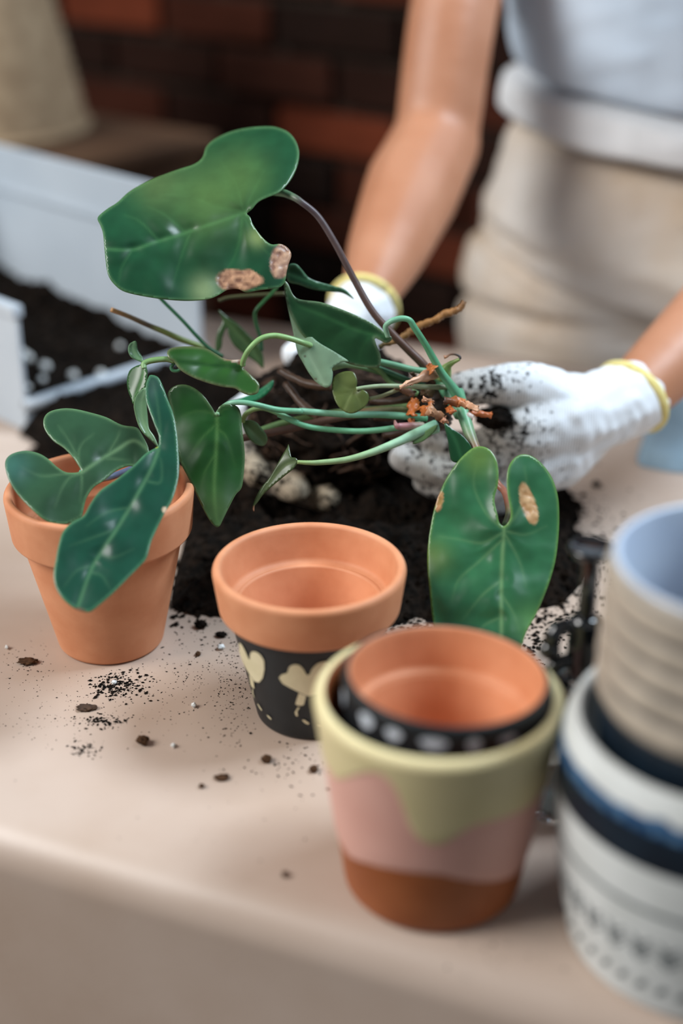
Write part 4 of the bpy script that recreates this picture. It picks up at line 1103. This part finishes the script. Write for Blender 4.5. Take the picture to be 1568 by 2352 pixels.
# dried papery bracts round the crown: curled strips
def bract(p0, p1, w0, w1, curl, mat=None, d=0.915, d2=None, n=10, seed=0, cols=((196, 150, 118), (150, 92, 48))):
    d2 = d2 or d
    A, B = W(*p0, d), W(*p1, d2)
    ax = Vector(B - A)
    vw = (Vector(CAM) - Vector(A)).normalized()
    sd = ax.cross(vw).normalized()
    vs, fs = [], []
    K = 7
    for i in range(n + 1):
        t = i / n
        c = Vector(A) + ax * t + vw * (0.006 * math.sin(t * 3.0 + seed) * curl)
        w = 0.74 * (w0 + (w1 - w0) * t) * (1 + 0.25 * math.sin(9 * t + seed) + 0.2 * noise.noise(Vector((t * 6, seed, 0))))
        for j in range(K + 1):
            a = (j / K - 0.5) * 2.2 * (1 + 0.3 * curl)
            vs.append(c + sd * (w * math.sin(a)) + vw * (w * (math.cos(a) - 0.6)) + Vector((noise.noise(Vector((i * 0.7, j * 0.6, seed))) * 0.0018, 0, noise.noise(Vector((j * 0.6, i * 0.7, seed + 5))) * 0.0018)))
    for i in range(n):
        for j in range(K):
            q = i * (K + 1) + j
            fs.append((q, q + 1, q + K + 2, q + K + 1))
    o = mesh_obj('dried_bract', vs, fs, mat or M_stem, plant)
    cc = np.array([np.array(srgb(*cols[0])) + (np.array(srgb(*cols[1])) - np.array(srgb(*cols[0]))) * (i / n) for i in range(n + 1) for j in range(K + 1)])
    set_col(o, cc)
    md = o.modifiers.new('thickness', 'SOLIDIFY'); md.thickness = 0.0005
    return o
Zc = lambda u, v: zc_([(u, v)])[0]
bract(Zc(240, 530), Zc(590, 380), 0.0012, 0.0062, 0.4, d=0.905, d2=0.915, seed=1, cols=((216, 172, 140), (184, 140, 112)))
bract(Zc(560, 370), Zc(505, 320), 0.0050, 0.0022, 0.6, d=0.908, seed=2, cols=((176, 106, 56), (170, 96, 48)))
bract(Zc(205, 530), Zc(380, 600), 0.0028, 0.0040, 0.5, d=0.915, seed=3, cols=((130, 92, 70), (110, 80, 64)))
bract(Zc(380, 640), Zc(350, 800), 0.0050, 0.0048, 0.2, d=0.917, seed=4, cols=((196, 110, 46), (184, 98, 40)))
bract(Zc(350, 800), Zc(345, 960), 0.0034, 0.0014, 0.3, d=0.918, seed=5, cols=((176, 96, 44), (150, 86, 44)))
bract(Zc(430, 770), Zc(560, 720), 0.0036, 0.0048, 0.8, d=0.910, seed=6, cols=((186, 104, 46), (160, 92, 48)))
bract(Zc(500, 740), Zc(650, 830), 0.0048, 0.0034, 0.7, d=0.908, seed=7, cols=((176, 130, 96), (140, 96, 66)))
bract(Zc(460, 650), Zc(560, 680), 0.0024, 0.0020, 0.5, d=0.910, seed=8, cols=((196, 140, 104), (140, 90, 60)))
bract(Zc(660, 660), Zc(860, 680), 0.0040, 0.0044, 0.4, d=0.908, seed=9, cols=((70, 46, 32), (186, 108, 58)))
bract(Zc(800, 680), Zc(985, 740), 0.0042, 0.0026, 0.5, d=0.906, seed=10, cols=((192, 120, 72), (206, 164, 132)))
bract(Zc(900, 770), Zc(1110, 800), 0.0024, 0.0030, 0.2, d=0.915, d2=0.925, seed=11, cols=((170, 92, 44), (188, 100, 48)))
bract(Zc(690, 720), Zc(750, 780), 0.0030, 0.0028, 0.9, d=0.912, seed=12, cols=((190, 104, 52), (160, 90, 50)))
bract(Zc(640, 830), Zc(690, 880), 0.0028, 0.0018, 0.5, d=0.91, seed=13, cols=((196, 140, 110), (190, 130, 96)))
bract(Zc(440, 570), Zc(560, 600), 0.0030, 0.0030, 0.6, d=0.922, seed=14, cols=((150, 120, 92), (120, 92, 70)))
bract(Zc(360, 400), Zc(385, 450), 0.0016, 0.0020, 0.5, d=0.918, seed=15, cols=((90, 66, 50), (80, 58, 44)))
stem([Zc(840, 800) + (0.918,), Zc(890, 815) + (0.917,), Zc(930, 825) + (0.917,)], [0.0026, 0.0032, 0.0022], [(190, 170, 160), (200, 184, 172)], name='root_tip')
leaf(zc_([(360, 1070), (400, 1010), (480, 950), (560, 900), (600, 890), (580, 940), (520, 1000), (450, 1050)]), Zc(590, 895), zc_([(590, 895), (480, 980), (370, 1065)]), 0.912, fp=0.3, fn=0.3, col=(104, 140, 88), vcol=(120, 156, 104), seed=19, step=3.5, wr=0.2, vein_w=3)

# root ball
RBc = WF(780, 975, 0.985)
bm = bmesh.new(); bmesh.ops.create_icosphere(bm, subdivisions=6, radius=1.0)
for v in bm.verts:
    n_ = v.co.normalized()
    s = 1 + 0.16 * noise.noise(n_ * 2.4) + 0.10 * noise.noise(n_ * 6.0) + 0.06 * noise.noise(n_ * 16.0) + 0.035 * noise.noise(n_ * 40.0)
    v.co = Vector((n_.x * 0.068, n_.y * 0.046, n_.z * 0.056)) * s + Vector(RBc)
rb = bm_obj('root_ball', bm, M_soil, plant)
rnd = random.Random(21)
vs, fs = [], []
for k in range(90):
    th = rnd.uniform(0, 2 * math.pi); ph = rnd.uniform(-1.2, 1.3)
    pts = []
    for j in range(6):
        th += rnd.uniform(-0.28, 0.28); ph = max(-1.4, min(1.4, ph + rnd.uniform(-0.25, 0.25)))
        rr = 1.03 + rnd.uniform(-0.03, 0.06)
        pts.append(Vector((math.cos(th) * math.cos(ph) * 0.066, math.sin(th) * math.cos(ph) * 0.046, math.sin(ph) * 0.050)) * rr + Vector(RBc))
    tv_, tf_ = tube_data(catmull(pts, 4), [0.0006, 0.0010, 0.0005], 5)
    o_ = len(vs); vs += tv_; fs += [tuple(i + o_ for i in f) for f in tf_]
rt = mesh_obj('root_fibres', vs, fs, M_root, plant); rt['kind'] = 'stuff'
# roots from ball to crown
for k, (a, b_) in enumerate((((860, 960), (985, 930)), ((880, 1000), (1000, 960)), ((850, 920), (970, 905)), ((900, 1010), (1010, 980)), ((640, 850), (760, 890)), ((655, 880), (735, 960)))):
    stem([a + (0.955,), ((a[0] + b_[0]) / 2, (a[1] + b_[1]) / 2 + 10, 0.945), b_ + (0.938,)], [0.0022, 0.0028, 0.003], [(72, 52, 38), (84, 60, 44)], name='root', jitter=0.2)

# ------------------------------------------------------------------ soil on the table
poly_px = [(400, 1330), (395, 1395), (440, 1410), (560, 1425), (760, 1450), (900, 1440), (960, 1418), (1010, 1440), (1150, 1440), (1215, 1405), (1290, 1385), (1350, 1320), (1365, 1260), (1320, 1215), (1330, 1180), (1290, 1120), (1200, 1080), (1000, 1020), (800, 1000), (600, 1000), (500, 960), (400, 940), (330, 930), (200, 975), (110, 1015), (58, 1050), (60, 1085), (150, 1095), (240, 1080), (330, 1075), (420, 1100), (430, 1200)]
poly_w = np.array([WZ(x, y)[:2] for x, y in poly_px])
V, F = fill2d(catmull(poly_w, 4, True), 0.0032)
ed, _, _ = poly_dist(V, catmull(poly_w, 4, True), True)
hh = []
for (x, y), e_ in zip(V, ed):
    h_ = 0.034 * (1 - math.exp(-e_ / 0.035))
    h_ *= 1 + 0.6 * noise.noise(Vector((x * 22, y * 22, 0))) + 0.5 * noise.noise(Vector((x * 60, y * 60, 5)))
    h_ += min(1, e_ / 0.004) * 0.0022 * noise.noise(Vector((x * 200, y * 200, 1)))
    hh.append(max(0.0002, h_))
verts = [(x, y, ZT + h_) for (x, y), h_ in zip(V, hh)]
faces = list(F)
rnd = random.Random(31)
pts, sz = [], []
for k in range(4200):
    i = rnd.randrange(len(V))
    x, y = V[i] + np.array((rnd.uniform(-.002, .002), rnd.uniform(-.002, .002)))
    pts.append((x, y, ZT + hh[i] * 0.96)); sz.append(abs(rnd.gauss(0, 0.0028)) + 0.0012)
nv = len(verts)
cv, cf = crumb_data(pts, sz, 4, 0.85)
verts += cv; faces += [tuple(i + nv for i in f) for f in cf]
so = mesh_obj('soil_heap', verts, faces, M_soil, smooth=False)
s_ = sum(p.normal.z * p.area for p in so.data.polygons[:len(F)])
if s_ < 0: so.data.flip_normals()
tag(so, 'heap of dark potting soil on the paper under the roots', 'soil', kind='stuff')

# loose crumbs scattered over the paper
rnd = random.Random(41)
pts, sz = [], []
def scatter(cx, cy, sx, sy, n, s0, s1):
    for _ in range(n):
        x, y = rnd.gauss(cx, sx), rnd.gauss(cy, sy)
        p = WZ(x, y)
        if any(math.hypot(p[0] - q[0], p[1] - q[1]) < r for q, r in ((P1, 0.036), (P2, 0.036), (P3, 0.049), (P4, 0.068), ((BX, BY), 0.033))): continue
        pts.append((p[0], p[1], ZT - 0.0002)); sz.append(rnd.uniform(s0, s1) * rnd.uniform(0.5, 1.0))
scatter(270, 1575, 30, 15, 260, 0.0008, 0.0032)
scatter(290, 1560, 60, 30, 160, 0.0005, 0.0016)
scatter(238, 1656, 32, 8, 140, 0.0006, 0.0024)
scatter(195, 1722, 22, 9, 80, 0.0006, 0.0024)
scatter(60, 1525, 60, 35, 130, 0.0004, 0.0014)
scatter(180, 1620, 110, 50, 220, 0.0004, 0.0013)
scatter(60, 1680, 60, 40, 60, 0.0004, 0.0012)
scatter(480, 1560, 90, 60, 420, 0.0004, 0.0015)
scatter(545, 1590, 28, 60, 260, 0.0004, 0.0016)
scatter(460, 1460, 60, 40, 140, 0.0005, 0.0022)
scatter(690, 1740, 60, 40, 70, 0.0006, 0.0026)
scatter(620, 1700, 120, 60, 60, 0.0004, 0.0014)
scatter(560, 1850, 120, 60, 22, 0.0005, 0.0016)
scatter(1280, 1440, 60, 50, 420, 0.0012, 0.0046)
scatter(1360, 1280, 30, 60, 240, 0.0012, 0.0046)
scatter(980, 1440, 50, 14, 220, 0.001, 0.0042)
scatter(1260, 1530, 60, 30, 110, 0.0007, 0.002)
scatter(1350, 1190, 60, 40, 120, 0.0008, 0.003)
scatter(430, 1400, 40, 20, 160, 0.001, 0.005)
scatter(1180, 2190, 90, 25, 14, 0.0006, 0.0022)
cv, cf = crumb_data(pts, sz, 6, 0.6)
co = mesh_obj('soil_crumbs', cv, cf, M_soil_dark if 'M_soil_dark' in globals() else M_soil, smooth=False)
tag(co, 'fine dark soil crumbs sprinkled over the brown paper', 'soil', kind='stuff')

# larger clods one can pick out
def clod(px, py, s, label, mat=None, flat=0.7, el=1.0, name='soil_clod', cat='soil clod', group=None):
    p = WZ(px, py)
    bm_ = bmesh.new(); bmesh.ops.create_icosphere(bm_, subdivisions=3, radius=1.0)
    sd = px * 0.37 + py * 0.11
    for v in bm_.verts:
        n_ = v.co.normalized()
        r_ = s * 0.42 * (1 + 0.55 * noise.noise(n_ * 2.2 + Vector((sd, 0, 0))) + 0.45 * noise.noise(n_ * 5 + Vector((0, sd, 0))))
        v.co = Vector((n_.x * r_ * el, n_.y * r_, n_.z * r_ * flat))
    zmin = min(v.co.z for v in bm_.verts)
    for v in bm_.verts: v.co.z -= zmin
    o = bm_obj(name, bm_, mat or M_soil_brown)
    o.location = (p[0], p[1], ZT - 0.0003)
    return tag(o, label, cat, group)
clod(328, 1708, 0.0078, 'round dark soil clod lying alone in front of the left terracotta pot')
clod(461, 1441, 0.0085, 'dark soil clod between the plain and the black painted pots', M_soil)
clod(508, 1462, 0.0060, 'small soil clod touching the left of the black painted pot', M_soil, 0.6, 1.4)
clod(64, 1523, 0.0085, 'flat elongated soil clod at the far left of the paper', M_soil_brown, 0.35, 1.7)
clod(455, 1505, 0.0042, 'tiny round soil clod between the two terracotta pots')
clod(612, 1749, 0.0062, 'brown soil clod in front of the black painted pot')
clod(509, 1789, 0.0062, 'flat brown soil clod well in front of the black painted pot', M_soil_brown, 0.4, 1.5)
clod(463, 1808, 0.0036, 'small brown soil clod nearest the camera in the middle of the paper')
clod(720, 1771, 0.0055, 'brown soil clod close beside the yellow planter')
clod(655, 2012, 0.0040, 'blurred soil clod left of the yellow planter foot')
clod(198, 1628, 0.0080, 'flat pale brown bark chip among the scattered soil', M_root, 0.3, 1.8, 'bark_chip', 'bark chip')
clod(445, 1624, 0.0036, 'white perlite grain on the bare paper between the pots', M_perlite, 0.9, 1.0, 'perlite_grain', 'perlite')
clod(398, 1716, 0.0030, 'white perlite grain beside the round dark soil clod', M_perlite, 0.9, 1.0, 'perlite_grain', 'perlite')
clod(508, 1491, 0.0048, 'white perlite lump left of the black painted pot', M_perlite, 0.8, 1.1, 'perlite_grain', 'perlite')
clod(17, 1490, 0.0030, 'white perlite grain at the far left of the paper', M_perlite, 0.9, 1.0, 'perlite_grain', 'perlite')
clod(262, 1571, 0.0036, 'white perlite grain in the soil before the left pot', M_perlite, 0.8, 1.1, 'perlite_grain', 'perlite')
clod(1368, 1118, 0.0075, 'dark soil clod in the shadow below the right glove', M_soil)
clod(1338, 1140, 0.0048, 'smaller soil clod in the shadow below the right glove', M_soil)

# ------------------------------------------------------------------ the person
def ball(bm_, c, r, sub=2):
    rx = r if isinstance(r, (tuple, list)) else (r, r, r)
    mt = Matrix.Translation(Vector(c)) @ Matrix.Diagonal((*rx, 1))
    bmesh.ops.create_icosphere(bm_, subdivisions=sub, radius=1.0, matrix=mt)

def chain(bm_, pts, radii, dens=0.35):
    """dense run of balls along a smooth path: becomes one limb after remeshing"""
    path = catmull(pts, 10)
    L_ = np.concatenate([[0], np.cumsum(np.linalg.norm(np.diff(path, axis=0), axis=1))])
    tt = np.linspace(0, 1, len(path))
    rs = np.interp(tt, np.linspace(0, 1, len(radii)), radii)
    s = 0.0
    while s < L_[-1]:
        p = [np.interp(s, L_, path[:, j]) for j in range(3)]
        r = float(np.interp(s, L_, rs))
        ball(bm_, p, r)
        s += r * dens
    ball(bm_, path[-1], float(rs[-1]))

def fused(name, bm_, voxel, mat, parent, smooth_it=6, disp=None):
    me = bpy.data.meshes.new('tmp'); bm_.to_mesh(me); bm_.free()
    t = bpy.data.objects.new('tmp', me); C.objects.link(t)
    r_ = t.modifiers.new('r', 'REMESH'); r_.mode = 'VOXEL'; r_.voxel_size = voxel
    s_ = t.modifiers.new('s', 'SMOOTH'); s_.factor = 0.5; s_.iterations = smooth_it
    dg = bpy.context.evaluated_depsgraph_get()
    me2 = bpy.data.meshes.new_from_object(t.evaluated_get(dg), depsgraph=dg)
    bpy.data.objects.remove(t)
    if disp:
        n = len(me2.vertices)
        co = np.empty(n * 3); me2.vertices.foreach_get('co', co); co = co.reshape(-1, 3)
        no = np.array([v.normal[:] for v in me2.vertices])
        dd = np.array([disp(Vector(p)) for p in co])
        co = co + no * dd[:, None]
        me2.vertices.foreach_set('co', co.ravel())
    me2.materials.clear(); me2.materials.append(mat)
    me2.polygons.foreach_set('use_smooth', [True] * len(me2.polygons))
    me2.name = name
    o = bpy.data.objects.new(name, me2)
    return link(o, parent)

BYaw = math.radians(-42)
lat = Vector((math.cos(BYaw), math.sin(BYaw), 0)); fro = Vector((math.sin(BYaw), -math.cos(BYaw), 0))
BC = Vector((0.312, 1.475, ZT - 0.008))
def bp_(l, f, z): return BC + lat * l + fro * f + Vector((0, 0, z - (0.11 * l if z > 0.05 else 0.0)))      # one hip dropped
person = thing('person', (BC.x, BC.y, 0), 'person in pale blue shirt, beige trousers and white gloves potting the plant', 'person')

def slab(bm_, z, rl, rf, l=0.0, f=0.0, rz=0.03):
    mt = Matrix.Translation(bp_(l, f, z)) @ Matrix.Rotation(BYaw, 4, 'Z') @ Matrix.Rotation(0.11 if z > 0.05 else 0.11 * max(0, (z + 0.1) / 0.15), 4, 'Y') @ Matrix.Diagonal((rl, rf, rz, 1))
    bmesh.ops.create_icosphere(bm_, subdivisions=3, radius=1.0, matrix=mt)
def torso(bm_, prof_, k=0.0):
    zs = [p[0] for p in prof_]
    z = zs[0]
    while z <= zs[-1] + 1e-6:
        slab(bm_, z, np.interp(z, zs, [p[1] for p in prof_]) + k, np.interp(z, zs, [p[2] for p in prof_]) + k, 0, np.interp(z, zs, [p[3] for p in prof_]), 0.02)
        z += 0.008

# arm joints
shL = np.array(bp_(-0.175, 0.02, 0.545)); shR = np.array(bp_(0.175, 0.03, 0.545))
elL = WF(1000, 330, 1.33); wrL = WF(838, 700, 1.085)
elR = np.array((0.385, 1.155, ZT + 0.185)); wrR = WF(1436, 925, 0.98)
upL = WF(1042, 20, 1.375)
body = bmesh.new()
torso(body, [(0.22, 0.135, 0.092, 0.0), (0.32, 0.135, 0.092, 0.0), (0.45, 0.150, 0.100, 0.0), (0.54, 0.150, 0.085, 0.0), (0.575, 0.10, 0.06, 0.0)])
chain(body, [shL, (shL + upL) / 2, upL, elL], [0.050, 0.046, 0.043, 0.041])
chain(body, [elL, WF(945, 440, 1.26), WF(890, 570, 1.17), wrL], [0.043, 0.045, 0.036, 0.0205])
chain(body, [shR, elR], [0.048, 0.040])
chain(body, [elR, elR * 0.65 + wrR * 0.35, wrR, WF(1380, 945, 0.97)], [0.040, 0.040, 0.0240, 0.017])
chain(body, [bp_(0, 0.0, 0.57), bp_(0, 0.02, 0.64), bp_(0, 0.035, 0.68)], [0.055, 0.052, 0.054])
# head bent over the work
hd = bp_(0, 0.06, 0.765)
def headball(l, f, z, r, rz=None):
    mt = Matrix.Translation(hd + lat * l + fro * f + Vector((0, 0, z))) @ Matrix.Rotation(BYaw, 4, 'Z') @ Matrix.Diagonal((r[0], r[1], r[2], 1))
    bmesh.ops.create_icosphere(body, subdivisions=3, radius=1.0, matrix=mt)
headball(0, -0.01, 0.02, (0.075, 0.092, 0.098)); headball(0, 0.03, -0.045, (0.055, 0.058, 0.062)); headball(0, 0.045, -0.085, (0.03, 0.032, 0.022))
headball(0, 0.096, -0.02, (0.011, 0.014, 0.022)); headball(0, 0.086, -0.062, (0.022, 0.010, 0.008))
for s in (-1, 1): headball(s * 0.075, -0.005, -0.01, (0.008, 0.018, 0.028)); headball(s * 0.03, 0.078, 0.012, (0.014, 0.010, 0.008))
fused('body', body, 0.005, M_skin, person, 8)
bm = bmesh.new()
for (l, f, z, r) in ((0, -0.03, 0.045, (0.086, 0.095, 0.09)), (0, -0.07, -0.03, (0.072, 0.055, 0.09)), (0, -0.10, 0.03, (0.04, 0.04, 0.04))):
    mt = Matrix.Translation(hd + lat * l + fro * f + Vector((0, 0, z))) @ Matrix.Rotation(BYaw, 4, 'Z') @ Matrix.Diagonal((r[0], r[1], r[2], 1))
    bmesh.ops.create_icosphere(bm, subdivisions=4, radius=1.0, matrix=mt)
fused('hair', bm, 0.006, M_hair, person, 4)

# shirt
bm = bmesh.new()
torso(bm, [(0.262, 0.158, 0.118, 0.0), (0.30, 0.162, 0.122, 0.004), (0.40, 0.166, 0.124, 0.006), (0.50, 0.172, 0.115, 0.0), (0.55, 0.165, 0.090, 0.0), (0.585, 0.105, 0.068, 0.0)])
chain(bm, [shL, shL * 0.65 + upL * 0.35], [0.062, 0.056])
chain(bm, [shR, shR * 0.65 + elR * 0.35], [0.062, 0.056])
fused('shirt', bm, 0.006, M_shirt, person, 6, lambda p: 0.004 * noise.noise(Vector((p.x * 9, p.y * 9, p.z * 22))) + 0.003 * noise.noise(Vector((p.x * 24, p.y * 24, p.z * 40))))
# folded white waistband
bm = bmesh.new()
torso(bm, [(0.212, 0.170, 0.128, 0.0), (0.240, 0.166, 0.124, 0.0)])
fused('waistband', bm, 0.004, M_band, person, 3, lambda p: 0.003 * noise.noise(Vector((p.x * 10, p.y * 10, p.z * 60))))
# trousers
bm = bmesh.new()
torso(bm, [(-0.10, 0.205, 0.125, 0.004), (0.0, 0.212, 0.130, 0.004), (0.10, 0.184, 0.128, 0.002), (0.165, 0.165, 0.118, 0.0), (0.186, 0.154, 0.110, 0.0)])
for s in (-1, 1):
    chain(bm, [bp_(s * 0.095, 0, -0.05), bp_(s * 0.10, 0.01, -0.32), bp_(s * 0.105, -0.005, -0.66)], [0.105, 0.082, 0.066])
def tfold(p):
    a = noise.noise(Vector((p.x * 5 + 2, p.y * 5, p.z * 17)))
    b_ = noise.noise(Vector((p.x * 12, p.y * 12, p.z * 30 + 4)))
    q = (p - BC)
    l_ = q.dot(lat)
    cr1 = -0.020 * math.exp(-((q.z - (0.066 - 0.16 * (l_ + 0.06))) / 0.009) ** 2) * (1 if l_ < 0.12 else 0.4)
    cr2 = -0.018 * math.exp(-((q.z - (0.018 + 0.10 * (l_ + 0.10))) / 0.008) ** 2)
    cr3 = -0.010 * math.exp(-((q.z - (0.100 - 0.12 * (l_ + 0.12))) / 0.009) ** 2) * (1 if l_ < 0.0 else 0.2)
    return 0.004 * (1 - 2 * abs(a)) + 0.003 * b_ + cr1 + cr2 + cr3
fused('trousers', bm, 0.006, M_trouser, person, 5, tfold)
# shoes
for s in (-1, 1):
    bm = bmesh.new()
    chain(bm, [bp_(s * 0.105, -0.03, -ZT + 0.053), bp_(s * 0.108, 0.06, -ZT + 0.050), bp_(s * 0.112, 0.16, -ZT + 0.040)], [0.044, 0.042, 0.030])
    fused('shoe', bm, 0.006, M_hair, person, 4)

# gloves
def glove(bm_, name, tips, tint, dirt=1.0):
    o = fused(name, bm_, 0.0022, M_glove, person, 4, lambda p: 0.0011 * noise.noise(p * 90) + 0.0012 * noise.noise(p * 40))
    n = len(o.data.vertices)
    co = np.empty(n * 3); o.data.vertices.foreach_get('co', co); co = co.reshape(-1, 3)
    c = np.zeros((n, 3))
    dist = np.min([np.linalg.norm(co - np.array(t), axis=1) for t in tips], axis=0)
    c[:, 0] = dirt * np.clip(1 - dist / 0.085, 0, 1) ** 0.8
    c[:, 1] = tint * np.clip(1.25 - dist / 0.05, 0, 1)
    set_col(o, c)
    return o
def cuff(parent, centre, axis, r, tube_r=0.0036):
    ax = Vector(axis).normalized(); u = ax.orthogonal().normalized(); v = ax.cross(u)
    path = [Vector(centre) + u * r * math.cos(a) + v * r * math.sin(a) for a in np.linspace(0, 2 * math.pi, 40)]
    tube('cuff_trim', path, [tube_r], M_yellowcuff, parent, seg=10)

bm = bmesh.new()
chain(bm, [WF(1446, 915, 0.985), WF(1400, 935, 0.975), WF(1340, 955, 0.965)], [0.0295, 0.030, 0.030])
chain(bm, [WF(1340, 955, 0.965), WF(1270, 965, 0.955), WF(1200, 985, 0.945)], [0.032, 0.036, 0.031])
chain(bm, [WF(1330, 985, 0.965), WF(1265, 1040, 0.95), WF(1200, 1060, 0.94)], [0.027, 0.029, 0.024])
chain(bm, [WF(1300, 925, 0.955), WF(1220, 888, 0.945), WF(1140, 886, 0.935), WF(1062, 893, 0.93)], [0.022, 0.0175, 0.015, 0.012])                      # thumb
chain(bm, [WF(1180, 985, 0.94), WF(1100, 1030, 0.935), WF(1020, 1020, 0.93), WF(975, 1000, 0.935)], [0.016, 0.0135, 0.0115, 0.0105])                  # index
chain(bm, [WF(1180, 1035, 0.935), WF(1090, 1085, 0.925), WF(1000, 1080, 0.92), WF(928, 1052, 0.925)], [0.016, 0.0135, 0.012, 0.0108])                  # middle
chain(bm, [WF(1185, 1070, 0.935), WF(1110, 1130, 0.925), WF(1030, 1125, 0.92), WF(975, 1105, 0.925)], [0.015, 0.0128, 0.0112, 0.010])                  # ring
chain(bm, [WF(1200, 1090, 0.935), WF(1150, 1150, 0.93), WF(1085, 1165, 0.925)], [0.0135, 0.011, 0.0095])                                               # little finger
gR = glove(bm, 'glove', [WF(1000, 1060, 0.92), WF(1050, 930, 0.93), WF(1090, 1010, 0.93)], 0.75)
cuff(gR, WF(1450, 912, 0.988), Vector(elR) - Vector(wrR), 0.0285)
bm = bmesh.new()
chain(bm, [WF(832, 712, 1.085), WF(812, 752, 1.08), WF(785, 795, 1.075)], [0.0275, 0.028, 0.028])
chain(bm, [WF(785, 795, 1.075), WF(750, 860, 1.07), WF(715, 920, 1.06)], [0.028, 0.031, 0.026])
chain(bm, [WF(695, 915, 1.06), WF(610, 925, 1.04), WF(552, 960, 1.005), WF(556, 1030, 0.97), WF(592, 1088, 0.945)], [0.0155, 0.0135, 0.0125, 0.0115])
chain(bm, [WF(700, 950, 1.05), WF(598, 1000, 1.01), WF(610, 1085, 0.965), WF(678, 1122, 0.94)], [0.0155, 0.0135, 0.0125, 0.0115])
chain(bm, [WF(690, 950, 1.045), WF(640, 1040, 1.01), WF(685, 1125, 0.97), WF(752, 1142, 0.945)], [0.015, 0.0130, 0.012, 0.011])
chain(bm, [WF(720, 970, 1.045), WF(700, 1070, 1.01), WF(750, 1145, 0.98), WF(800, 1160, 0.96)], [0.014, 0.0115, 0.0105, 0.0095])
chain(bm, [WF(780, 795, 1.065), WF(715, 805, 1.045), WF(676, 815, 1.02)], [0.018, 0.013, 0.0105])
gL = glove(bm, 'glove', [WF(590, 1085, 0.945), WF(678, 1122, 0.94), WF(752, 1142, 0.945)], 1.0, 1.0)
cuff(gL, WF(836, 702, 1.088), Vector(elL) - Vector(wrL), 0.0268, 0.003)
# soil caught between the thumb and fingers of the right glove
bm = bmesh.new(); bmesh.ops.create_icosphere(bm, subdivisions=4, radius=1.0)
cc = WF(1135, 960, 0.925)
for v in bm.verts:
    n_ = v.co.normalized()
    v.co = Vector((n_.x * 0.013, n_.y * 0.008, n_.z * 0.0075)) * (1 + 0.35 * noise.noise(n_ * 3) + 0.2 * noise.noise(n_ * 8)) + Vector(cc)
bm_obj('root_clump', bm, M_soil, plant)

# ------------------------------------------------------------------ slate blue cloth beyond the right hand
pw = np.array([WZ(x, y)[:2] for x, y in [(1500, 935), (1560, 915), (1625, 905), (1720, 960), (1740, 1040), (1690, 1085), (1568, 1088), (1500, 1078), (1462, 1062), (1478, 1000)]])
V, F = fill2d(catmull(pw, 4, True), 0.006)
ed, _, _ = poly_dist(V, catmull(pw, 4, True), True)
vs = [(x, y, ZT + 0.0006 + 0.013 * min(1, e_ / 0.006) * (1 + 0.35 * noise.noise(Vector((x * 25, y * 25, 3))))) for (x, y), e_ in zip(V, ed)]
cl = mesh_obj('folded_cloth', vs, F, M_cloth)
if sum(p.normal.z for p in cl.data.polygons) < 0: cl.data.flip_normals()
tag(cl, 'folded slate blue cloth lying on the paper beyond the right glove', 'cloth')
